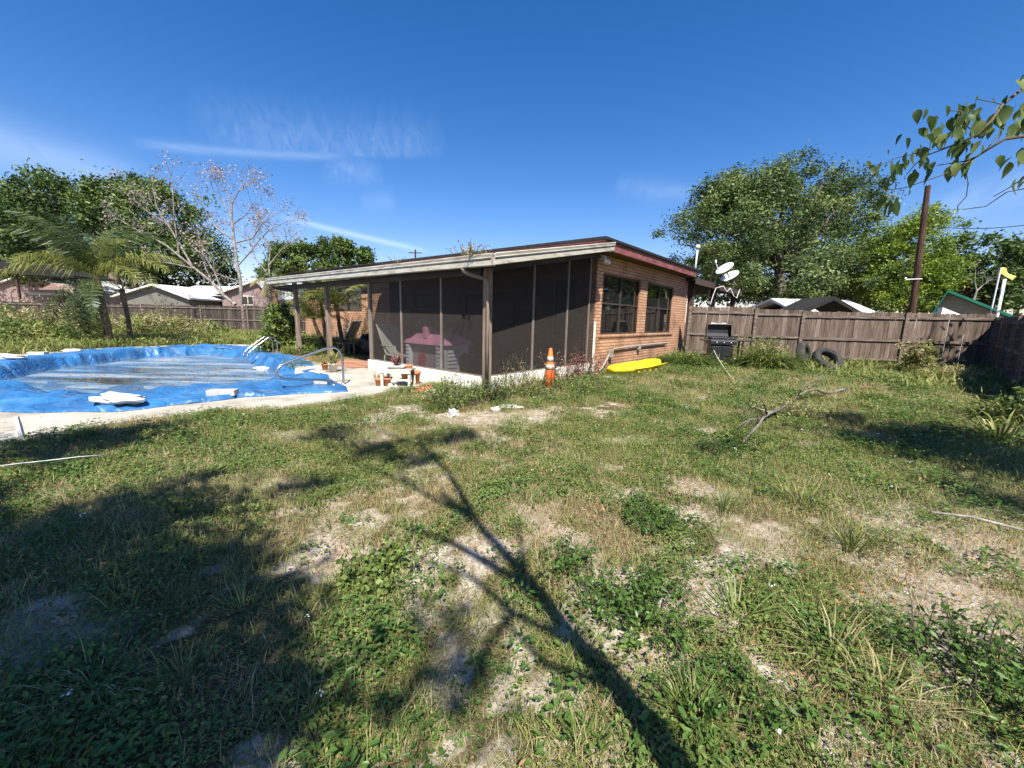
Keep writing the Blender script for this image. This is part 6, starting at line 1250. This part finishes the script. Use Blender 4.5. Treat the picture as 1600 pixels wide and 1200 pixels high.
# ------------------------------------------------------------------ ground cover: scattered patches (nobody could count them)
def scatter(name, protos, P, rz, sc, idx, label):
    col = bpy.data.collections.new(name + '_protos')
    for i, me in enumerate(protos): col.objects.link(bpy.data.objects.new('p%02d_%s' % (i, name), me))
    me = bpy.data.meshes.new(name); me.vertices.add(len(P)); me.vertices.foreach_set('co', np.asarray(P, np.float32).ravel())
    a = me.attributes.new('rot', 'FLOAT_VECTOR', 'POINT'); a.data.foreach_set('vector', np.asarray(rz, np.float32).ravel())
    a = me.attributes.new('scl', 'FLOAT', 'POINT'); a.data.foreach_set('value', np.asarray(sc, np.float32)); a = me.attributes.new('idx', 'INT', 'POINT'); a.data.foreach_set('value', np.asarray(idx, np.int32))
    o = link(name, me); tag(o, label, None, kind='stuff')
    ng = bpy.data.node_groups.new(name, 'GeometryNodeTree'); ng.interface.new_socket('Geometry', in_out='INPUT', socket_type='NodeSocketGeometry'); ng.interface.new_socket('Geometry', in_out='OUTPUT', socket_type='NodeSocketGeometry')
    gi = ng.nodes.new('NodeGroupInput'); go = ng.nodes.new('NodeGroupOutput'); ip = ng.nodes.new('GeometryNodeInstanceOnPoints'); ci = ng.nodes.new('GeometryNodeCollectionInfo'); ci.inputs['Collection'].default_value = col
    ci.inputs['Separate Children'].default_value = True; ci.inputs['Reset Children'].default_value = True; ip.inputs['Pick Instance'].default_value = True
    def na(t, n): q = ng.nodes.new('GeometryNodeInputNamedAttribute'); q.data_type = t; q.inputs['Name'].default_value = n; return next(s for s in q.outputs if s.enabled and s.name == 'Attribute')
    ng.links.new(gi.outputs[0], ip.inputs['Points']); ng.links.new(ci.outputs[0], ip.inputs['Instance']); ng.links.new(na('FLOAT_VECTOR', 'rot'), ip.inputs['Rotation']); ng.links.new(na('FLOAT', 'scl'), ip.inputs['Scale']); ng.links.new(na('INT', 'idx'), ip.inputs['Instance Index'])
    ng.links.new(ip.outputs[0], go.inputs[0]); mod = o.modifiers.new('scatter', 'NODES'); mod.node_group = ng; return o
def p_blades(n, ln, w, m, seed, rad=.13, lift=.35, curl=.5):
    g = np.random.default_rng(seed); a = g.uniform(0, 6.28, n); e = g.uniform(lift, 1.4, n); L_ = ln * g.uniform(.5, 1.15, n); r = rad * np.sqrt(g.random(n)); b = g.uniform(0, 6.28, n)
    p = np.stack([r * np.cos(b), r * np.sin(b), np.zeros(n)], -1); s = np.stack([-np.sin(a), np.cos(a), np.zeros(n)], -1); d = np.stack([np.cos(a) * np.cos(e), np.sin(a) * np.cos(e), np.sin(e)], -1)
    o = np.stack([np.cos(a), np.sin(a), -np.ones(n)], -1); p1 = p + d * (L_ * .5)[:, None]; d2 = d + o * curl * .5; d2 /= np.linalg.norm(d2, axis=1)[:, None]; p2 = p1 + d2 * (L_ * .5)[:, None]; w_ = (w * g.uniform(.6, 1.3, n))[:, None]
    V = np.stack([p - s * w_, p + s * w_, p1 + s * w_ * .8, p2, p1 - s * w_ * .8], 1).reshape(-1, 3); k = np.arange(n)[:, None] * 5
    F = np.concatenate([k + np.array([[0, 1, 2, 4]]), k + np.array([[4, 2, 3, 3]])]); F = F[:n]; F2 = k + np.array([[4, 2, 3]])
    me = bpy.data.meshes.new('patch'); me.from_pydata(V.tolist(), [], F.tolist() + F2.tolist()); t = np.clip(g.normal(.5, .2, n), 0, 1); at_ = me.attributes.new('tint', 'FLOAT', 'FACE'); at_.data.foreach_set('value', np.concatenate([t, t]).astype(np.float32)); me.materials.append(m); return me
def p_leaves(n, leaf, m, seed, rad=.14, h=.07, asp=.6, tilt=.55, k5=True):
    """small leaves: each a folded pair of faces lying mostly flat"""
    g = np.random.default_rng(seed); r = rad * np.sqrt(g.random(n)); b = g.uniform(0, 6.28, n); z = h * g.random(n) ** .8 * (1.05 - (r / rad) ** 2 * .6)
    c = np.stack([r * np.cos(b), r * np.sin(b), z + .004], -1); a = g.uniform(0, 6.28, n); dz = g.normal(0, tilt, n) * .6; d = np.stack([np.cos(a), np.sin(a), dz], -1); d /= np.linalg.norm(d, axis=1)[:, None]
    s = np.stack([-np.sin(a), np.cos(a), g.normal(0, tilt * .6, n)], -1); s /= np.linalg.norm(s, axis=1)[:, None]; nn = np.cross(d, s); L_ = (leaf * g.uniform(.5, 1.3, n))[:, None]
    p = [c - d * L_, c - d * L_ * .2 + s * L_ * asp + nn * L_ * .25, c + d * L_ * .5 + s * L_ * asp * .7 + nn * L_ * .2, c + d * L_, c + d * L_ * .5 - s * L_ * asp * .7 + nn * L_ * .2, c - d * L_ * .2 - s * L_ * asp + nn * L_ * .25]
    V = np.stack(p, 1).reshape(-1, 3); k = np.arange(n)[:, None] * 6; F = np.concatenate([k + np.array([[0, 1, 2, 3]]), k + np.array([[0, 3, 4, 5]])]); t = np.clip(g.normal(.5, .2, n), 0, 1)
    return np_mesh('patch', V, F, m, np.concatenate([t, t]))
blade_p = [p_blades(70, .065, .0014, M['grass'], i, .13) for i in range(3)] + [p_blades(44, .11, .0016, M['grass'], 10 + i, .11, .3) for i in range(2)] + [p_blades(60, .08, .0013, M['dry_grass'], 20 + i, .15, .1, .6) for i in range(2)]
thatch_p = [p_blades(40, .075, .0011, M['dry_grass'], 120 + i, .17, .02, .1) for i in range(3)] + [p_blades(30, .05, .0014, M['dead_leaf'], 125, .17, .02, .1)]
cov_p = [p_leaves(120, .0065, M['clover'], 30 + i, .13, .035) for i in range(3)] + [p_leaves(75, .010, M['clover'], 40 + i, .13, .055, .55) for i in range(2)] + [p_leaves(46, .0145, M['broad'], 50 + i, .12, .08, .5) for i in range(2)] + [p_leaves(110, .005, M['grass'], 60 + i, .14, .03, .5) for i in range(2)]
lit_p = [p_leaves(1, .014, M['dead_leaf'], 70 + i, .001, .003, .45, .7) for i in range(3)] + [p_leaves(7, .009, M['dead_leaf'], 80 + i, .09, .004, .35, .5) for i in range(4)] + [p_leaves(12, .006, M['dead_leaf'], 86 + i, .10, .004, .25, .4) for i in range(2)]
far_p = [p_blades(50, .22, .008, M['grass'], 90 + i, .32, .3) for i in range(2)] + [p_leaves(60, .03, M['clover'], 95, .32, .14), p_blades(50, .2, .007, M['grass'], 97, .32, .2), p_leaves(60, .035, M['grass'], 98, .32, .14)]
g = np.random.default_rng(99)
tarp_w = [(HW(v, u).x, HW(v, u).y) for v, u in TARP]
def allowed(x, y, mrg=.05):
    v, u = w2h(x, y); ok = ~((v > 5.36) & (u > 5.24) & (u < 9.7)) & ~((v > 9.5) & (u > 5.3)); ok &= ~((v > 5.1) & (u >= 9.6) & (u < 11.6))
    d, _, _ = dpoly(x, y, deck_outer); ok &= ~(inpoly(x, y, deck_outer) & (d > mrg)); ok &= ~inpoly(v, u, TARP); return ok
def region(y0, y1, dens, far=False):
    xl = 1.42 * y1 + 2.6; n = int((y1 - y0) * 2 * xl * dens); x = g.uniform(-xl, xl, n); y = g.uniform(y0, y1, n); k = (np.abs(x) < 1.42 * y + 2.6); x = x[k]; y = y[k]; k = allowed(x, y); return x[k], y[k]
def cover(regions, thr, seed, bias=1.0):
    X = []; Y = []
    for y0, y1, d in regions:
        x, y = region(y0, y1, d); b = bare(x, y); n = fbm(x * 1.9 + seed, y * 1.9, seed, 5); k = (1 - .88 * b) ** 1.3 * (.07 + .93 * sstep(thr - .08, thr + .08, n)) > g.random(len(x)) * bias; X.append(x[k]); Y.append(y[k])
    return np.concatenate(X), np.concatenate(Y)
def place(name, protos, x, y, label, smin, smax, pick, tilt=.12, zoff=0.0):
    n = len(x); z = gz(x, y) + zoff; rot = np.stack([g.normal(0, tilt, n), g.normal(0, tilt, n), g.uniform(0, 6.28, n)], -1); dist = np.hypot(x, y)
    sc = g.uniform(smin, smax, n) * (1 + .9 * sstep(3, 12, dist)); scatter(name, protos, np.stack([x, y, z], -1), rot, sc, pick(x, y), label); print(name, n)
x, y = cover([(.5, 5, 170), (5, 9, 90), (9, 17, 40)], .37, 5)
place('grass', blade_p, x, y, 'patchy rough lawn grass, green mixed with straw', .6, 1.25, lambda x, y: np.where(fbm(x * .7, y * .7, 71, 3) + g.normal(0, .12, len(x)) > .55, g.integers(5, 7, len(x)), g.integers(0, 5, len(x))))
x, y = cover([(.5, 5, 200), (5, 9, 105), (9, 17, 42)], .39, 6)
place('ground_cover', cov_p, x, y, 'low leafy weeds and clover covering the yard', .6, 1.3, lambda x, y: np.clip((fbm(x * 1.1, y * 1.1, 73, 3) * 15 - 2.4 + g.normal(0, 1.3, len(x))).astype(int), 0, 8))
x, y = region(.5, 5, 260); b = fbm(x * 1.6, y * 1.6, 81, 3); k = b + g.normal(0, .1, len(x)) > .44; x2, y2 = region(5, 11, 60)
x = np.concatenate([x[k], x2]); y = np.concatenate([y[k], y2]); place('leaf_litter', lit_p, x, y, 'brown and orange fallen leaves on the sand', .5, 1.5, lambda x, y: g.integers(0, 9, len(x)), .5, .012)
x, y = region(.5, 5, 120); x2, y2 = region(5, 11, 45); x = np.concatenate([x, x2]); y = np.concatenate([y, y2]); k = fbm(x * 2.3, y * 2.3, 87, 4) > .46; place('thatch', thatch_p, x[k], y[k], 'flat dry straw and thatch lying between the weeds', .6, 1.3, lambda x, y: g.integers(0, 4, len(x)), .05, .004)
# rough growth beyond the pool and toward the fences
X = []; Y = []
for (xa, xb, ya, yb, dn) in ((-45, -6, 14, 27.5, 16), (-30, -13, 5, 15, 14), (3, 20, 12.8, 15, 9), (9, 18, 6, 12, 4)):
    n = int((xb - xa) * (yb - ya) * dn); a = g.uniform(xa, xb, n); b = g.uniform(ya, yb, n); k = allowed(a, b) & (np.abs(a) < 1.5 * b + 2); X.append(a[k]); Y.append(b[k])
x = np.concatenate(X); y = np.concatenate(Y); k = bare(x, y) < .6; x = x[k]; y = y[k]
place('rough_grass', far_p, x, y, 'taller rough grass beyond the pool and by the fences', .6, 1.2, lambda x, y: np.clip((fbm(x * .5, y * .5, 91, 3) * 9 - 2 + g.normal(0, 1, len(x))).astype(int), 0, 4))
# tiny white flowers
fl = [p_leaves(4, .004, M['petal'], 110 + i, .01, .004, .7, .6) for i in range(3)]
x, y = cover([(1, 6, 4.5), (6, 14, 5)], .45, 8); n = len(x); scatter('flowers', fl, np.stack([x, y, gz(x, y) + g.uniform(.08, .18, n)], -1), np.stack([g.normal(0, .4, n), g.normal(0, .4, n), g.uniform(0, 6, n)], -1), g.uniform(.8, 1.6, n), g.integers(0, 3, n), 'tiny white wildflowers dotted over the lawn')
# outer ground cover seen past the fences is hidden; dead leaves on the deck
x = g.uniform(-12, -1, 1500); y = g.uniform(4, 12, 1500); k = inpoly(x, y, deck_outer) & ~inpoly(*w2h(x, y), TARP) & (g.random(1500) < .4); n = int(k.sum())
scatter('deck_leaves', lit_p, np.stack([x[k], y[k], np.full(n, .037)], -1), np.stack([g.normal(0, .2, n), g.normal(0, .2, n), g.uniform(0, 6, n)], -1), g.uniform(.5, 1.4, n), g.integers(0, 9, n), 'stray dry leaves on the pool deck')
